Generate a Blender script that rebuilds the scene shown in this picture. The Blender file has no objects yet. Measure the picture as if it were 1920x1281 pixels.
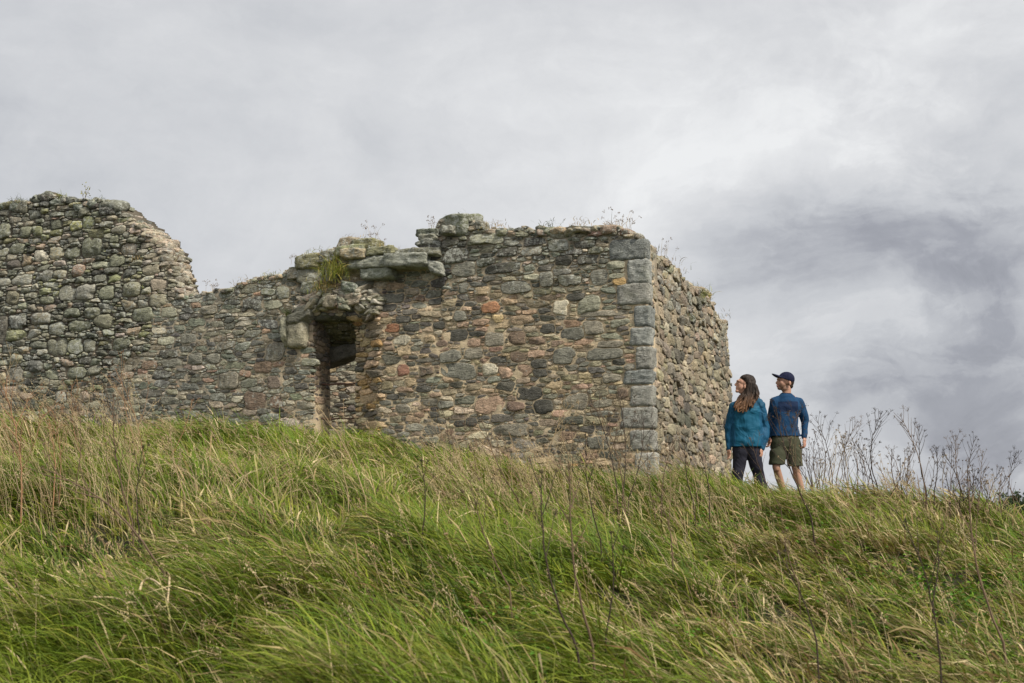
import bpy, bmesh, math, random
import numpy as np
from mathutils import Vector, Matrix
rng = np.random.default_rng(7)
random.seed(7)
SC = bpy.context.scene
COL = SC.collection
R = math.radians

# ------------------------------------------------------------------ camera
F, CX, CY = 2400.0, 960.0, 640.5
TH = math.atan(310.0 / F)
cam = bpy.data.cameras.new('camera'); cam.sensor_width = 36; cam.lens = 36 * F / 1920
cam.clip_start = .05; cam.clip_end = 8000
cam.dof.use_dof = True; cam.dof.focus_distance = 16.5; cam.dof.aperture_fstop = 4.5
camo = bpy.data.objects.new('camera', cam); COL.objects.link(camo)
camo.location = (0, 0, 0); camo.rotation_euler = (math.pi / 2 + TH, 0, 0)
SC.camera = camo
SC.view_settings.view_transform = 'Standard'; SC.view_settings.look = 'None'
SC.view_settings.gamma = 1; SC.view_settings.exposure = 0.92

def ray(px, py):
    xr = (np.asarray(px, float) - CX) / F; yu = (CY - np.asarray(py, float)) / F
    return np.stack([xr, math.cos(TH) - yu * math.sin(TH), math.sin(TH) + yu * math.cos(TH)], -1)
def P(px, py, Y):
    d = ray(px, py); return d * (Y / d[..., 1])[..., None] if d.ndim > 1 else d * (Y / d[1])
def proj(p):
    p = np.asarray(p, float)
    f = p[..., 1] * math.cos(TH) + p[..., 2] * math.sin(TH); u = -p[..., 1] * math.sin(TH) + p[..., 2] * math.cos(TH)
    return CX + F * p[..., 0] / f, CY - F * u / f

# ------------------------------------------------------------------ node helpers
class NT:
    def __init__(s, tree): s.t = tree; s.n = tree.nodes; s.l = tree.links
    def new(s, ty, **kw):
        n = s.n.new(ty)
        for k, v in kw.items():
            if k.startswith('i_'): n.inputs[k[2:]].default_value = v
            else: setattr(n, k, v)
        return n
    def put(s, sock, v):
        if hasattr(v, 'is_linked'): s.l.new(v, sock)
        elif v is not None: sock.default_value = v
    def m(s, op, a, b=None, c=None, clamp=False):
        n = s.n.new('ShaderNodeMath'); n.operation = op; n.use_clamp = clamp
        s.put(n.inputs[0], a)
        if b is not None: s.put(n.inputs[1], b)
        if c is not None: s.put(n.inputs[2], c)
        return n.outputs[0]
    def vm(s, op, a, b=None):
        n = s.n.new('ShaderNodeVectorMath'); n.operation = op
        s.put(n.inputs[0], a)
        if b is not None: s.put(n.inputs[1], b)
        return n.outputs['Value'] if op in ('DISTANCE', 'LENGTH', 'DOT_PRODUCT') else n.outputs[0]
    def noise(s, vec, scale, detail=4, rough=.55, dist=0.0):
        n = s.n.new('ShaderNodeTexNoise'); s.put(n.inputs['Vector'], vec)
        n.inputs['Scale'].default_value = scale; n.inputs['Detail'].default_value = detail
        n.inputs['Roughness'].default_value = rough; n.inputs['Distortion'].default_value = dist
        return n.outputs['Fac']
    def rng(s, v, a, b, c=0.0, d=1.0, smooth=True):
        n = s.n.new('ShaderNodeMapRange'); n.interpolation_type = 'SMOOTHSTEP' if smooth else 'LINEAR'
        s.put(n.inputs[0], v)
        for i, q in enumerate((a, b, c, d)): s.put(n.inputs[1 + i], q)
        return n.outputs[0]
    def mix(s, f, a, b, mode='MIX'):
        n = s.n.new('ShaderNodeMix'); n.data_type = 'RGBA'; n.blend_type = mode
        s.put(n.inputs[0], f)
        for k, v in ((6, a), (7, b)):
            if isinstance(v, tuple) and len(v) == 3: v = v + (1,)
            s.put(n.inputs[k], v)
        return n.outputs[2]

# ------------------------------------------------------------------ world: overcast sky
W = bpy.data.worlds.new('World'); SC.world = W; W.use_nodes = True
nt = NT(W.node_tree); nt.n.clear()
SUN = Vector((0.62, -0.50, 0.82)).normalized()
sky = nt.new('ShaderNodeTexSky', sky_type='NISHITA', sun_disc=False)
sky.sun_elevation = math.asin(SUN.z); sky.sun_rotation = math.atan2(SUN.x, SUN.y)
tc = nt.new('ShaderNodeTexCoord'); D = tc.outputs['Generated']
sep = nt.new('ShaderNodeSeparateXYZ'); nt.l.new(D, sep.inputs[0]); dx, dy, dz = sep.outputs
warp = nt.new('ShaderNodeTexNoise', i_Scale=3.0, i_Detail=4.0); nt.l.new(D, warp.inputs['Vector'])
warp.inputs['Detail'].default_value = 9.0; warp.inputs['Roughness'].default_value = .58
wv = nt.vm('MULTIPLY', nt.vm('SUBTRACT', warp.outputs['Color'], (.5, .5, .5)), (.46, .3, .26))
STR = (1.0, 1.0, 1.9)
DW = nt.vm('MULTIPLY', nt.vm('ADD', D, wv), STR)
mp = nt.vm('MULTIPLY', D, (1.0, 1.0, 1.7))
n1 = nt.noise(mp, 3.0, 10, .60, .5); n2_ = nt.noise(nt.vm('ADD', mp, wv), 8.0, 10, .62, .3)
V = nt.m('MULTIPLY_ADD', nt.m('SUBTRACT', n1, .5), .70, .775)
V = nt.m('MULTIPLY_ADD', nt.m('SUBTRACT', n2_, .5), .32, V)
for px, py, rad, amp in [(1800, 90, .26, .13), (1450, 260, .16, .05), (-60, 200, .40, -.13), (1840, 460, .18, -.27), (1560, 490, .15, -.17), (1900, 600, .11, -.16),
                         (1650, 655, .075, .20), (1860, 640, .05, .06), (1480, 735, .11, -.20), (1720, 765, .13, -.20), (1870, 860, .17, -.28), (1570, 845, .07, .14),
                         (1250, 380, .16, .04), (560, 330, .18, .03), (1050, 330, .2, .03), (300, 470, .2, -.04)]:
    c = ray(px, py); c = c / np.linalg.norm(c) * np.array([1, 1, 1.9])
    dd = nt.vm('DISTANCE', DW, tuple(float(q) for q in c))
    V = nt.m('ADD', V, nt.rng(dd, 0.0, rad * 1.35, amp, 0.0))
cR = ray(1760, 640); cR = cR / np.linalg.norm(cR)
msk = nt.rng(nt.vm('DISTANCE', D, tuple(float(q) for q in cR)), .06, .34, 1.0, .22)
lv = nt.vm('MULTIPLY', nt.vm('ADD', D, nt.vm('MULTIPLY', nt.vm('SUBTRACT', warp.outputs['Color'], (.5, .5, .5)), (.25, .25, .12))), (1.0, 1.0, 2.8))
e1 = nt.rng(nt.noise(lv, 5.5, 12, .58, .6), .40, .66); e2 = nt.rng(nt.noise(nt.vm('ADD', lv, (3.1, 1.7, .4)), 10.0, 12, .62, .5), .46, .62)
V = nt.m('ADD', V, nt.m('MULTIPLY', nt.m('SUBTRACT', .45, e1), nt.m('MULTIPLY', msk, .17)))
V = nt.m('ADD', V, nt.m('MULTIPLY', nt.m('SUBTRACT', e2, .5), nt.m('MULTIPLY', msk, .10)))
ramp = nt.new('ShaderNodeValToRGB'); nt.l.new(V, ramp.inputs[0])
cr = ramp.color_ramp; cr.elements[0].position = 0.0; cr.elements[0].color = (.22, .23, .265, 1); cr.elements[1].position = 1; cr.elements[1].color = (.86, .87, .88, 1)
for p_, c_ in ((.35, (.37, .382, .425, 1)), (.62, (.58, .595, .625, 1)), (.8, (.70, .71, .73, 1))):
    e = cr.elements.new(p_); e.color = c_
# overcast sky: zenith about twice the brightness of the band near the horizon, brighter round the veiled sun
zen = nt.rng(dz, .42, .95, 1.0, 1.35)
sdist = nt.vm('DISTANCE', D, tuple(SUN))
glow = nt.rng(sdist, .1, 1.0, .5, 0.0)
back = nt.rng(dy, -.9, .2, 1.15, 1.0)
amp = nt.m('MULTIPLY', nt.m('ADD', zen, glow), back)
cl = nt.vm('SCALE', ramp.outputs[0]); cl.node.inputs['Scale'].default_value = 10.0
cl2 = nt.new('ShaderNodeVectorMath', operation='SCALE'); nt.l.new(cl, cl2.inputs[0]); nt.l.new(amp, cl2.inputs['Scale'])
mx = nt.mix(.97, sky.outputs[0], cl2.outputs[0])
bg = nt.new('ShaderNodeBackground'); bg.inputs['Strength'].default_value = .0533; nt.l.new(mx, bg.inputs['Color'])
wo = nt.new('ShaderNodeOutputWorld'); nt.l.new(bg.outputs[0], wo.inputs[0])
W.cycles.sampling_method = 'MANUAL'; W.cycles.sample_map_resolution = 512

sl = bpy.data.lights.new('sun', 'SUN'); sl.energy = 2.6; sl.angle = R(10); sl.color = (1, .93, .81)
so = bpy.data.objects.new('sun', sl); COL.objects.link(so)
so.rotation_euler = SUN.to_track_quat('Z', 'Y').to_euler(); so.location = SUN * 60

# ------------------------------------------------------------------ numpy noise + mesh builder
def vnoise(p, seed=0):
    p = np.asarray(p, float); i = np.floor(p).astype(np.int64); f = p - i; f = f * f * (3 - 2 * f); out = 0
    for ox in (0, 1):
        for oy in (0, 1):
            for oz in (0, 1):
                h = (i[..., 0] + ox) * 374761393 + (i[..., 1] + oy) * 668265263 + (i[..., 2] + oz) * 2147483647 + seed * 1274126177
                h = (h ^ (h >> 13)) * 1274126177 & 0xffffffff; h = (h ^ (h >> 16)) & 0xffff
                w = (f[..., 0] if ox else 1 - f[..., 0]) * (f[..., 1] if oy else 1 - f[..., 1]) * (f[..., 2] if oz else 1 - f[..., 2])
                out = out + w * (h / 65535.0)
    return out * 2 - 1
def fbm(p, o=3, seed=0):
    p = np.asarray(p, float); s = 0; a = 1
    for k in range(o): s = s + a * vnoise(p * 2 ** k + k * 17.3, seed + k); a *= .5
    return s
def n2(x, y, s=0): return vnoise(np.stack([x, y, np.zeros_like(x) + s * 3.7], -1), s)

class MB:
    def __init__(s): s.v = []; s.c = []; s.t = []; s.q = []; s.n = 0
    def add(s, v, tris=None, quads=None, col=(.5, .5, .5), a=0.0):
        v = np.asarray(v, float); n = len(v); c = np.empty((n, 4))
        c[:, :3] = col; c[:, 3] = a
        if tris is not None and len(tris): s.t.append(np.asarray(tris, np.int64) + s.n)
        if quads is not None and len(quads): s.q.append(np.asarray(quads, np.int64) + s.n)
        s.v.append(v); s.c.append(c); s.n += n
    def build(s, name, mat, parent=None, smooth=True):
        me = bpy.data.meshes.new(name)
        v = np.concatenate(s.v); c = np.concatenate(s.c)
        if parent is not None: v = v - np.array(parent.location)
        t = np.concatenate(s.t) if s.t else np.zeros((0, 3), np.int64)
        q = np.concatenate(s.q) if s.q else np.zeros((0, 4), np.int64)
        me.vertices.add(len(v)); me.vertices.foreach_set('co', v.astype(np.float32).ravel())
        nl = len(t) * 3 + len(q) * 4; me.loops.add(nl)
        me.loops.foreach_set('vertex_index', np.concatenate([t.ravel(), q.ravel()]).astype(np.int32))
        me.polygons.add(len(t) + len(q))
        ls = np.concatenate([np.arange(len(t)) * 3, len(t) * 3 + np.arange(len(q)) * 4]).astype(np.int32)
        me.polygons.foreach_set('loop_start', ls)
        me.update(calc_edges=True)
        at = me.attributes.new('Col', 'FLOAT_COLOR', 'POINT'); at.data.foreach_set('color', c.astype(np.float32).ravel())
        me.polygons.foreach_set('use_smooth', np.full(len(me.polygons), smooth))
        me.materials.append(mat)
        o = bpy.data.objects.new(name, me); COL.objects.link(o)
        if parent is not None: o.parent = parent
        return o
def tag(o, label=None, cat=None, group=None, kind=None):
    if label: o['label'] = label
    if cat: o['category'] = cat
    if group: o['group'] = group
    if kind: o['kind'] = kind
    return o
def empty(name, loc, label, cat, group=None):
    o = bpy.data.objects.new(name, None); COL.objects.link(o); o.location = tuple(float(q) for q in loc); o.empty_display_size = .2
    return tag(o, label, cat, group)

# ------------------------------------------------------------------ materials
def mat(name):
    m = bpy.data.materials.new(name); m.use_nodes = True; t = NT(m.node_tree)
    b = t.n['Principled BSDF']; b.inputs['Roughness'].default_value = .9; b.inputs['Specular IOR Level'].default_value = .25
    return m, t, b
def attr(t):
    a = t.new('ShaderNodeAttribute'); a.attribute_name = 'Col'; return a.outputs['Color'], a.outputs['Alpha']
def pos(t): return t.new('ShaderNodeNewGeometry').outputs['Position']
def bump(t, b, h, strength, dist, prev=None):
    n = t.new('ShaderNodeBump'); n.inputs['Strength'].default_value = strength; n.inputs['Distance'].default_value = dist
    t.put(n.inputs['Height'], h)
    if prev: t.l.new(prev, n.inputs['Normal'])
    t.l.new(n.outputs[0], b.inputs['Normal']); return n.outputs[0]

def m_stone():
    m, t, b = mat('rubble_stone'); c, a = attr(t); p = pos(t)
    ps = t.vm('MULTIPLY', p, (1, 1, 3.2))
    nA = t.noise(p, 7, 6, .6); nB = t.noise(ps, 16, 6, .65, .6); nC = t.noise(p, 55, 5, .7)
    f = t.m('ADD', t.m('MULTIPLY', t.m('SUBTRACT', nA, .5), 1.3), t.m('MULTIPLY', t.m('SUBTRACT', nB, .5), 1.7))
    f = t.m('ADD', t.m('ADD', f, t.m('MULTIPLY', t.m('SUBTRACT', nC, .5), 1.2)), 1.0)
    f = t.m('MAXIMUM', f, .25)
    sc = t.new('ShaderNodeVectorMath', operation='SCALE'); t.l.new(c, sc.inputs[0]); t.l.new(f, sc.inputs['Scale'])
    base = sc.outputs[0]
    # dark crust, pale crustose lichen, yellow green lichen
    dk = t.rng(t.noise(p, 13, 6, .75), .52, .62); base = t.mix(t.m('MULTIPLY', dk, .5), base, (.045, .045, .042))
    gl = t.rng(t.noise(p, 5, 7, .68), .52, .66); base = t.mix(t.m('MULTIPLY', gl, t.m('MULTIPLY', a, .55)), base, (.21, .215, .13))
    th = t.m('SUBTRACT', .625, t.m('MULTIPLY', a, .15))
    wl = t.rng(t.noise(p, 17, 8, .8), th, t.m('ADD', th, .05)); base = t.mix(t.m('MULTIPLY', wl, .8), base, (.44, .45, .40))
    t.l.new(base, b.inputs['Base Color'])
    q = bump(t, b, nB, 1.0, .035); bump(t, b, nC, .9, .012, q)
    return m
def m_mortar():
    m, t, b = mat('lime_mortar'); c, a = attr(t); p = pos(t)
    n_ = t.noise(p, 6, 6, .65); f = t.m('MULTIPLY_ADD', n_, 1.0, .5)
    sc = t.new('ShaderNodeVectorMath', operation='SCALE'); t.l.new(c, sc.inputs[0]); t.l.new(f, sc.inputs['Scale'])
    g = t.rng(t.noise(p, 2.5, 6, .65), .48, .68); base = t.mix(t.m('MULTIPLY', g, .5), sc.outputs[0], (.17, .15, .12))
    base = t.mix(t.m('MULTIPLY', t.rng(t.noise(p, 60, 3, .6), .58, .66), .5), base, (.12, .11, .10))
    t.l.new(base, b.inputs['Base Color']); q = bump(t, b, t.noise(p, 30, 6, .7), .8, .02); bump(t, b, t.noise(p, 140, 3, .6), .5, .004, q)
    return m
def m_grass(name='grass_blade', trans=.35, rough=.5):
    m, t, b = mat(name); c, a = attr(t)
    t.l.new(c, b.inputs['Base Color']); b.inputs['Roughness'].default_value = rough; b.inputs['Specular IOR Level'].default_value = .14
    tr = t.new('ShaderNodeBsdfTranslucent'); t.l.new(c, tr.inputs[0])
    mxs = t.new('ShaderNodeMixShader'); mxs.inputs[0].default_value = trans
    out = t.n['Material Output']; t.l.new(b.outputs[0], mxs.inputs[1]); t.l.new(tr.outputs[0], mxs.inputs[2]); t.l.new(mxs.outputs[0], out.inputs[0])
    return m
def m_plain(name, rough=.8, nscale=40, nb=.3, bd=.004, var=.5, spec=.25, fold=None):
    m, t, b = mat(name); c, a = attr(t); p = pos(t)
    n_ = t.noise(p, nscale, 5, .6); f = t.m('MULTIPLY_ADD', n_, var, 1 - var / 2)
    sc = t.new('ShaderNodeVectorMath', operation='SCALE'); t.l.new(c, sc.inputs[0]); t.l.new(f, sc.inputs['Scale'])
    t.l.new(sc.outputs[0], b.inputs['Base Color']); b.inputs['Roughness'].default_value = rough; b.inputs['Specular IOR Level'].default_value = spec
    q = bump(t, b, n_, nb, bd)
    if fold: bump(t, b, t.noise(t.vm('MULTIPLY', p, fold[0]), fold[1], 3, .5, .8), fold[2], fold[3], q)
    return m
def m_ground():
    m, t, b = mat('turf_soil'); p = pos(t)
    n_ = t.noise(p, 1.3, 8, .65); n3 = t.noise(p, 14, 6, .7)
    base = t.mix(t.rng(n_, .4, .62), (.022, .032, .010), (.06, .055, .025))
    base = t.mix(t.rng(n3, .35, .65), base, (.03, .026, .014))
    t.l.new(base, b.inputs['Base Color']); bump(t, b, n3, 1, .08); return m
M_ST, M_MO, M_GR, M_GD = m_stone(), m_mortar(), m_grass(trans=.24), m_ground()
M_DRY = m_plain('dry_stalk', .85, 60, .2, .002, .6)
M_SKIN = m_plain('skin', .55, 30, .1, .001, .12, .4)
M_CLOTH = m_plain('woven_cloth', .85, 180, .15, .001, .06, .15, ((1, 1, .7), 7, .7, .05))
M_SHELL = m_plain('jacket_shell', .68, 160, .1, .001, .05, .2, ((1, 1, .7), 6, .9, .06))
M_HAIR = m_plain('hair', .55, 25, .2, .003, .4, .2, ((1, 1, .10), 60, 1.0, .012))
M_IRON = m_plain('rusted_iron', .8, 50, .4, .003, .6, .3)

# ------------------------------------------------------------------ terrain
_cp = []
def cp(px, Y, z): _cp.append(((px - CX) / F * Y, Y, z))
for px, rows in {
    -300: [(2, -1.5), (5, -1.02), (8, -.5), (12, .2), (16, .68), (20.5, .80)],
    0: [(2, -1.5), (5, -1.05), (8, -.5), (12, .18), (16, .66), (19.8, .78)],
    330: [(5, -1.05), (8, -.5), (12, .22), (16, .70), (19, .94)],
    600: [(5, -1.05), (8, -.52), (12, .18), (16, .60), (18, .68)],
    960: [(2, -1.5), (5, -1.08), (8, -.58), (12, .0), (15, .27), (17, .36)],
    1215: [(8, -.66), (12, -.16), (15, .10), (16.3, .12)],
    1450: [(5, -1.12), (8, -.74), (11, -.35), (13.2, .01), (15, .04), (17.3, .0), (22, -.35)],
    1600: [(10.5, -.42), (12.8, -.10), (15, -.10), (20, -.5)],
    1750: [(8, -.8), (11, -.36), (12.6, -.18), (15, -.33), (20, -.9)],
    1920: [(2, -1.55), (5, -1.2), (8, -.85), (11, -.46), (12.4, -.40), (15, -.75), (20, -1.4)],
    2250: [(5, -1.25), (8, -.95), (12, -.85), (16, -1.5), (20, -2.2)]}.items():
    for Y, z in rows: cp(px, Y, z)
for x, y, z in [(-6, 30, .5), (0, 30, .3), (6, 30, -1.0), (12, 30, -2.6), (-14, 24, .7), (-12, 6, -.9), (12, 4, -1.6), (14, 12, -2.2), (1.2, 24.5, .2), (4.2, 24.5, -.35)]: _cp.append((x, y, z))
_cp = np.array(_cp)
def _U(r2): return np.where(r2 > 1e-12, r2 * np.log(r2 + 1e-12), 0)
def _tps():
    X = _cp[:, :2]; n = len(X); K = _U(((X[:, None] - X[None]) ** 2).sum(-1)) + np.eye(n) * .35
    Pm = np.hstack([np.ones((n, 1)), X]); A = np.zeros((n + 3, n + 3)); A[:n, :n] = K; A[:n, n:] = Pm; A[n:, :n] = Pm.T
    return np.linalg.solve(A, np.concatenate([_cp[:, 2], np.zeros(3)]))
_w = _tps()
def H(x, y):
    x = np.atleast_1d(np.asarray(x, float)); y = np.atleast_1d(np.asarray(y, float)); out = np.empty_like(x)
    for s in range(0, len(x), 50000):
        xx, yy = np.clip(x[s:s + 50000], -16, 16), np.clip(y[s:s + 50000], -3, 30)
        out[s:s + 50000] = _w[-3] + _w[-2] * xx + _w[-1] * yy + _U((xx[:, None] - _cp[:, 0]) ** 2 + (yy[:, None] - _cp[:, 1]) ** 2) @ _w[:len(_cp)]
    near = np.clip((14.5 - y) / 5, 0, 1)
    out += (.10 + .07 * near) * n2(x * .7, y * .8, 1) + (.07 + .06 * near) * n2(x * 1.5, y * 1.7, 2) + .03 * n2(x * 3.4, y * 3.4, 4)
    r = np.hypot(x, y - 12); wgt = np.clip((r - 17) / 30, 0, 1); wgt = wgt * wgt * (3 - 2 * wgt)
    return out * (1 - wgt) + wgt * (-8.5 + .6 * n2(x * .01, y * .01, 3))
def H1(x, y): return float(H(x, y)[0])
def hit(px, py, off=.15):
    d = ray(px, py); Y = 3.0
    while Y < 30:
        q = d * (Y / d[1])
        if q[2] <= H1(q[0], q[1]) + off: return q
        Y += .04
    return d * (16 / d[1])

def build_ground():
    g = lambda a, b, st, ext: np.concatenate([-np.array(ext[::-1]) + a, np.arange(a, b, st), b + np.array(ext)])
    ext = [1, 3, 6, 12, 25, 50, 100, 200, 400, 800, 1600, 3200]
    xs = g(-16, 16, .16, ext); ys = g(-3, 32, .16, ext)
    X, Y = np.meshgrid(xs, ys); Z = H(X.ravel(), Y.ravel())
    b = MB(); nx, ny = len(xs), len(ys); i = np.arange(nx * ny).reshape(ny, nx)
    q = np.stack([i[:-1, :-1], i[:-1, 1:], i[1:, 1:], i[1:, :-1]], -1).reshape(-1, 4)
    b.add(np.stack([X.ravel(), Y.ravel(), Z], -1), quads=q); o = b.build('ground', M_GD); tag(o, kind='structure')
build_ground()

# ------------------------------------------------------------------ wall frames (u along the wall, v up)
C0 = np.array([1.753, 16.5, 0.0]); EF = np.array([-.927, .375, 0.0]); EF /= np.linalg.norm(EF); NF = np.array([EF[1] * -1, EF[0], 0.0])
NF = np.array([-EF[1], EF[0], 0.0]); NF = NF if NF[1] < 0 else -NF
ES = np.array([.299, .954, 0.0]); ES /= np.linalg.norm(ES); NS = np.array([ES[1], -ES[0], 0.0])
UP = np.array([0, 0, 1.0])
def lean(z): return .030 * np.clip(3.4 - z, 0, 5) + .10 * np.clip(.75 - z, 0, 1) ** 1.5
def frame_uv(px, py, E, N):
    px = np.asarray(px, float); py = np.asarray(py, float); d = ray(px, py); off = np.zeros(px.shape)
    for _ in range(4):
        o = C0 + (NF + NS) * off[..., None]
        t = ((o * N).sum(-1)) / (d @ N); q = d * t[..., None]; off = lean(q[..., 2])
    u = ((q - C0 - (NF + NS) * off[..., None]) @ E); return u, q[..., 2]
def F_uv(px, py): return frame_uv(px, py, EF, NF)
def S_uv(px, py): return frame_uv(px, py, ES, NS)
def world_on(E, N, u, v, w):
    u = np.asarray(u, float); v = np.asarray(v, float); w = np.asarray(w, float)
    return C0 + E * u[..., None] + UP * v[..., None] + N * w[..., None] + (NF + NS) * lean(v)[..., None]
def inpoly(x, y, poly):
    x = np.asarray(x); y = np.asarray(y); r = np.zeros(x.shape, bool); n = len(poly)
    for i in range(n):
        x1, y1 = poly[i]; x2, y2 = poly[(i + 1) % n]
        if y1 == y2: continue
        c = ((y1 > y) != (y2 > y)) & (x < (x2 - x1) * (y - y1) / (y2 - y1) + x1); r ^= c
    return r

PAL_M = [((.185, .190, .172), 3.0), ((.095, .095, .090), 1.8), ((.14, .14, .128), 2.0), ((.24, .205, .165), 2.0), ((.31, .26, .19), 2.2), ((.25, .19, .15), .9),
         ((.38, .35, .28), 1.3), ((.33, .255, .195), .8), ((.22, .215, .16), 1.8), ((.30, .18, .10), .12)]
PAL_B = [((.17, .18, .155), 3), ((.12, .13, .115), 2), ((.23, .235, .20), 2), ((.19, .20, .13), 1.3), ((.28, .24, .20), .7), ((.08, .085, .08), 1.2), ((.34, .33, .30), .5)]
PAL_S = [((.235, .21, .165), 3), ((.205, .185, .148), 2.5), ((.18, .17, .142), 2), ((.14, .138, .12), 2), ((.29, .265, .22), 1.0), ((.10, .10, .092), 1.5), ((.215, .175, .14), .6)]
WARM = np.array([1.45, 1.34, 1.18])
def pick(pal, r):
    w = np.array([p[1] for p in pal]); c = np.array(pal[r.choice(len(pal), p=w / w.sum())][0]) * WARM; return np.clip(c * r.uniform(.72, 1.28) * (1 + r.normal(0, .03, 3)), .02, .8)

def pack(poly, bounds, classes, r, explicit=(), holes=(), gap=.006, res=.01, kr=(3.2, 9.0)):
    u0, v0, u1, v1 = bounds; nu, nv = int((u1 - u0) / res), int((v1 - v0) / res)
    U, V_ = np.meshgrid(u0 + (np.arange(nu) + .5) * res, v0 + (np.arange(nv) + .5) * res)
    occ = ~inpoly(U, V_, poly)
    for h in holes: occ |= inpoly(U, V_, h)
    area = (~occ).sum() * res * res; S = []
    def win(cu, cv, a, b, rot, k, tp=0, sh=0, cv_=0):
        ext = max(a, b) * 1.25; i0, i1 = int((cu - ext - u0) / res), int((cu + ext - u0) / res) + 1; ev = max(b, abs(math.sin(rot)) * a) * 1.35 + .005
        j0, j1 = int((cv - ev - v0) / res), int((cv + ev - v0) / res) + 1
        if i0 < 0 or j0 < 0 or i1 >= nu or j1 >= nv: return None
        du = U[j0:j1, i0:i1] - cu; dv = V_[j0:j1, i0:i1] - cv; c, s = math.cos(rot), math.sin(rot)
        x = (du * c + dv * s) / a; y = (-du * s + dv * c) / b; x, y = x + sh * y, y * (1 + tp * x) + cv_ * x * x
        return (slice(j0, j1), slice(i0, i1)), (np.abs(x) ** k + np.abs(y) ** k) < 1
    for e in explicit:
        tp, sh, c_ = r.uniform(-.22, .22), r.uniform(-.15, .15), r.uniform(-.1, .1); w = win(e['u'], e['v'], e['a'], e['b'], e.get('rot', 0), e.get('k', 3.2), tp, sh, c_)
        if w is None or not inpoly(np.array(e['u'] - e['a'] * .8), np.array(e['v']), poly) or not inpoly(np.array(e['u'] + e['a'] * .8), np.array(e['v'] + e['b'] * .7), poly): continue
        occ[w[0]] |= w[1]; S.append(dict(e, k=e.get('k', 3.2), rot=e.get('rot', 0), tp=tp, sh=sh, cv_=c_))
    for (a0, a1, b0, b1, per) in classes:
        N = int(per * area); free = np.argwhere(~occ)
        if not len(free): break
        idx = r.integers(0, len(free), N)
        for q in idx:
            j, i = free[q]
            if occ[j, i]: continue
            a = r.uniform(a0, a1); b = min(r.uniform(b0, b1), a * 1.05); rot = r.normal(0, .07); k = r.uniform(*kr); tp, sh, c_ = r.uniform(-.4, .4), r.uniform(-.3, .3), r.uniform(-.18, .18)
            w = win(U[j, i], V_[j, i], a + gap, b + gap, rot, k, tp, sh, c_)
            if w is None or (occ[w[0]] & w[1]).any(): continue
            occ[w[0]] |= w[1]; S.append(dict(u=U[j, i], v=V_[j, i], a=a, b=b, rot=rot, k=k, tp=tp, sh=sh, cv_=c_))
    return S
NTH = 24
_th = np.linspace(0, 2 * math.pi, NTH, endpoint=False)
def outlines(S, gap, grow):
    cu = np.array([s['u'] for s in S]); cv = np.array([s['v'] for s in S]); A = np.array([s['a'] for s in S]); B = np.array([s['b'] for s in S])
    K = np.array([s['k'] for s in S]); Rr = np.array([s['rot'] for s in S]); co, si = np.cos(Rr), np.sin(Rr); out = []
    TPp, SHh, CVv = [np.array([s[q] for s in S]) for q in ('tp', 'sh', 'cv_')]
    for i in range(len(S)):
        th = np.arctan2(np.sin(_th) * B[i], np.cos(_th) * A[i]); ct, st = np.cos(th), np.sin(th)
        rs = np.linspace(.2, 1.9, 35)[None] * np.hypot(A[i] * np.cos(_th), B[i] * np.sin(_th))[:, None]
        x = rs * ct[:, None] / A[i]; y = rs * st[:, None] / B[i]; x, y = x + SHh[i] * y, y * (1 + TPp[i] * x) + CVv[i] * x * x
        ins = np.logical_and.accumulate((np.abs(x) ** K[i] + np.abs(y) ** K[i]) < 1, 1); r0 = rs[np.arange(NTH), np.maximum(ins.sum(1) - 1, 0)]
        near = np.where((np.abs(cu - cu[i]) < A[i] + A + .1) & (np.abs(cv - cv[i]) < A[i] + B + .12))[0]; near = near[near != i]
        dxu = ct * co[i] - st * si[i]; dxv = ct * si[i] + st * co[i]
        ext = np.linspace(-.35 * B[i], grow, 12); rr = r0[:, None] + ext[None]
        pu = cu[i] + dxu[:, None] * rr; pv = cv[i] + dxv[:, None] * rr
        if len(near):
            du = pu[..., None] - cu[near]; dv = pv[..., None] - cv[near]
            la = du * co[near] + dv * si[near]; lb = -du * si[near] + dv * co[near]
            x = la / A[near]; y = lb / B[near]; x, y = x + SHh[near] * y, y * (1 + TPp[near] * x) + CVv[near] * x * x
            m = (np.abs(x) ** K[near] + np.abs(y) ** K[near]) ** (1 / K[near])
            dj = (np.hypot(la, lb) * (1 - 1 / np.maximum(m, .05))).min(-1)
            ok = ext[None] + gap <= dj
        else: ok = np.ones_like(rr, bool)
        ok = np.logical_and.accumulate(ok, 1); cnt = np.maximum(ok.sum(1) - 1, 0)
        rad = rr[np.arange(NTH), cnt]; rad = np.maximum(rad, .4 * r0)
        rad = .5 * rad + .25 * (np.roll(rad, 1) + np.roll(rad, -1)) if S[i]['k'] < 2.8 else .86 * rad + .07 * (np.roll(rad, 1) + np.roll(rad, -1))
        rad = rad * (1 + .05 * vnoise(np.column_stack([_th * 1.6, _th * 0 + i * 7.7, _th * 0])))
        out.append(np.stack([dxu * rad, dxv * rad], -1))
    return out
RINGS = [(1.0, -1), (1.0, .05), (.975, .70), (.90, .95), (.62, 1.0), (.30, 1.0)]
_q = []
for _r in range(len(RINGS) - 1):
    for _k in range(NTH):
        _q.append((_r * NTH + _k, _r * NTH + (_k + 1) % NTH, (_r + 1) * NTH + (_k + 1) % NTH, (_r + 1) * NTH + _k))
NTHX = 0
_tri = [((len(RINGS) - 1) * NTH + k, (len(RINGS) - 1) * NTH + (k + 1) % NTH, len(RINGS) * NTH) for k in range(NTH)]
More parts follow.
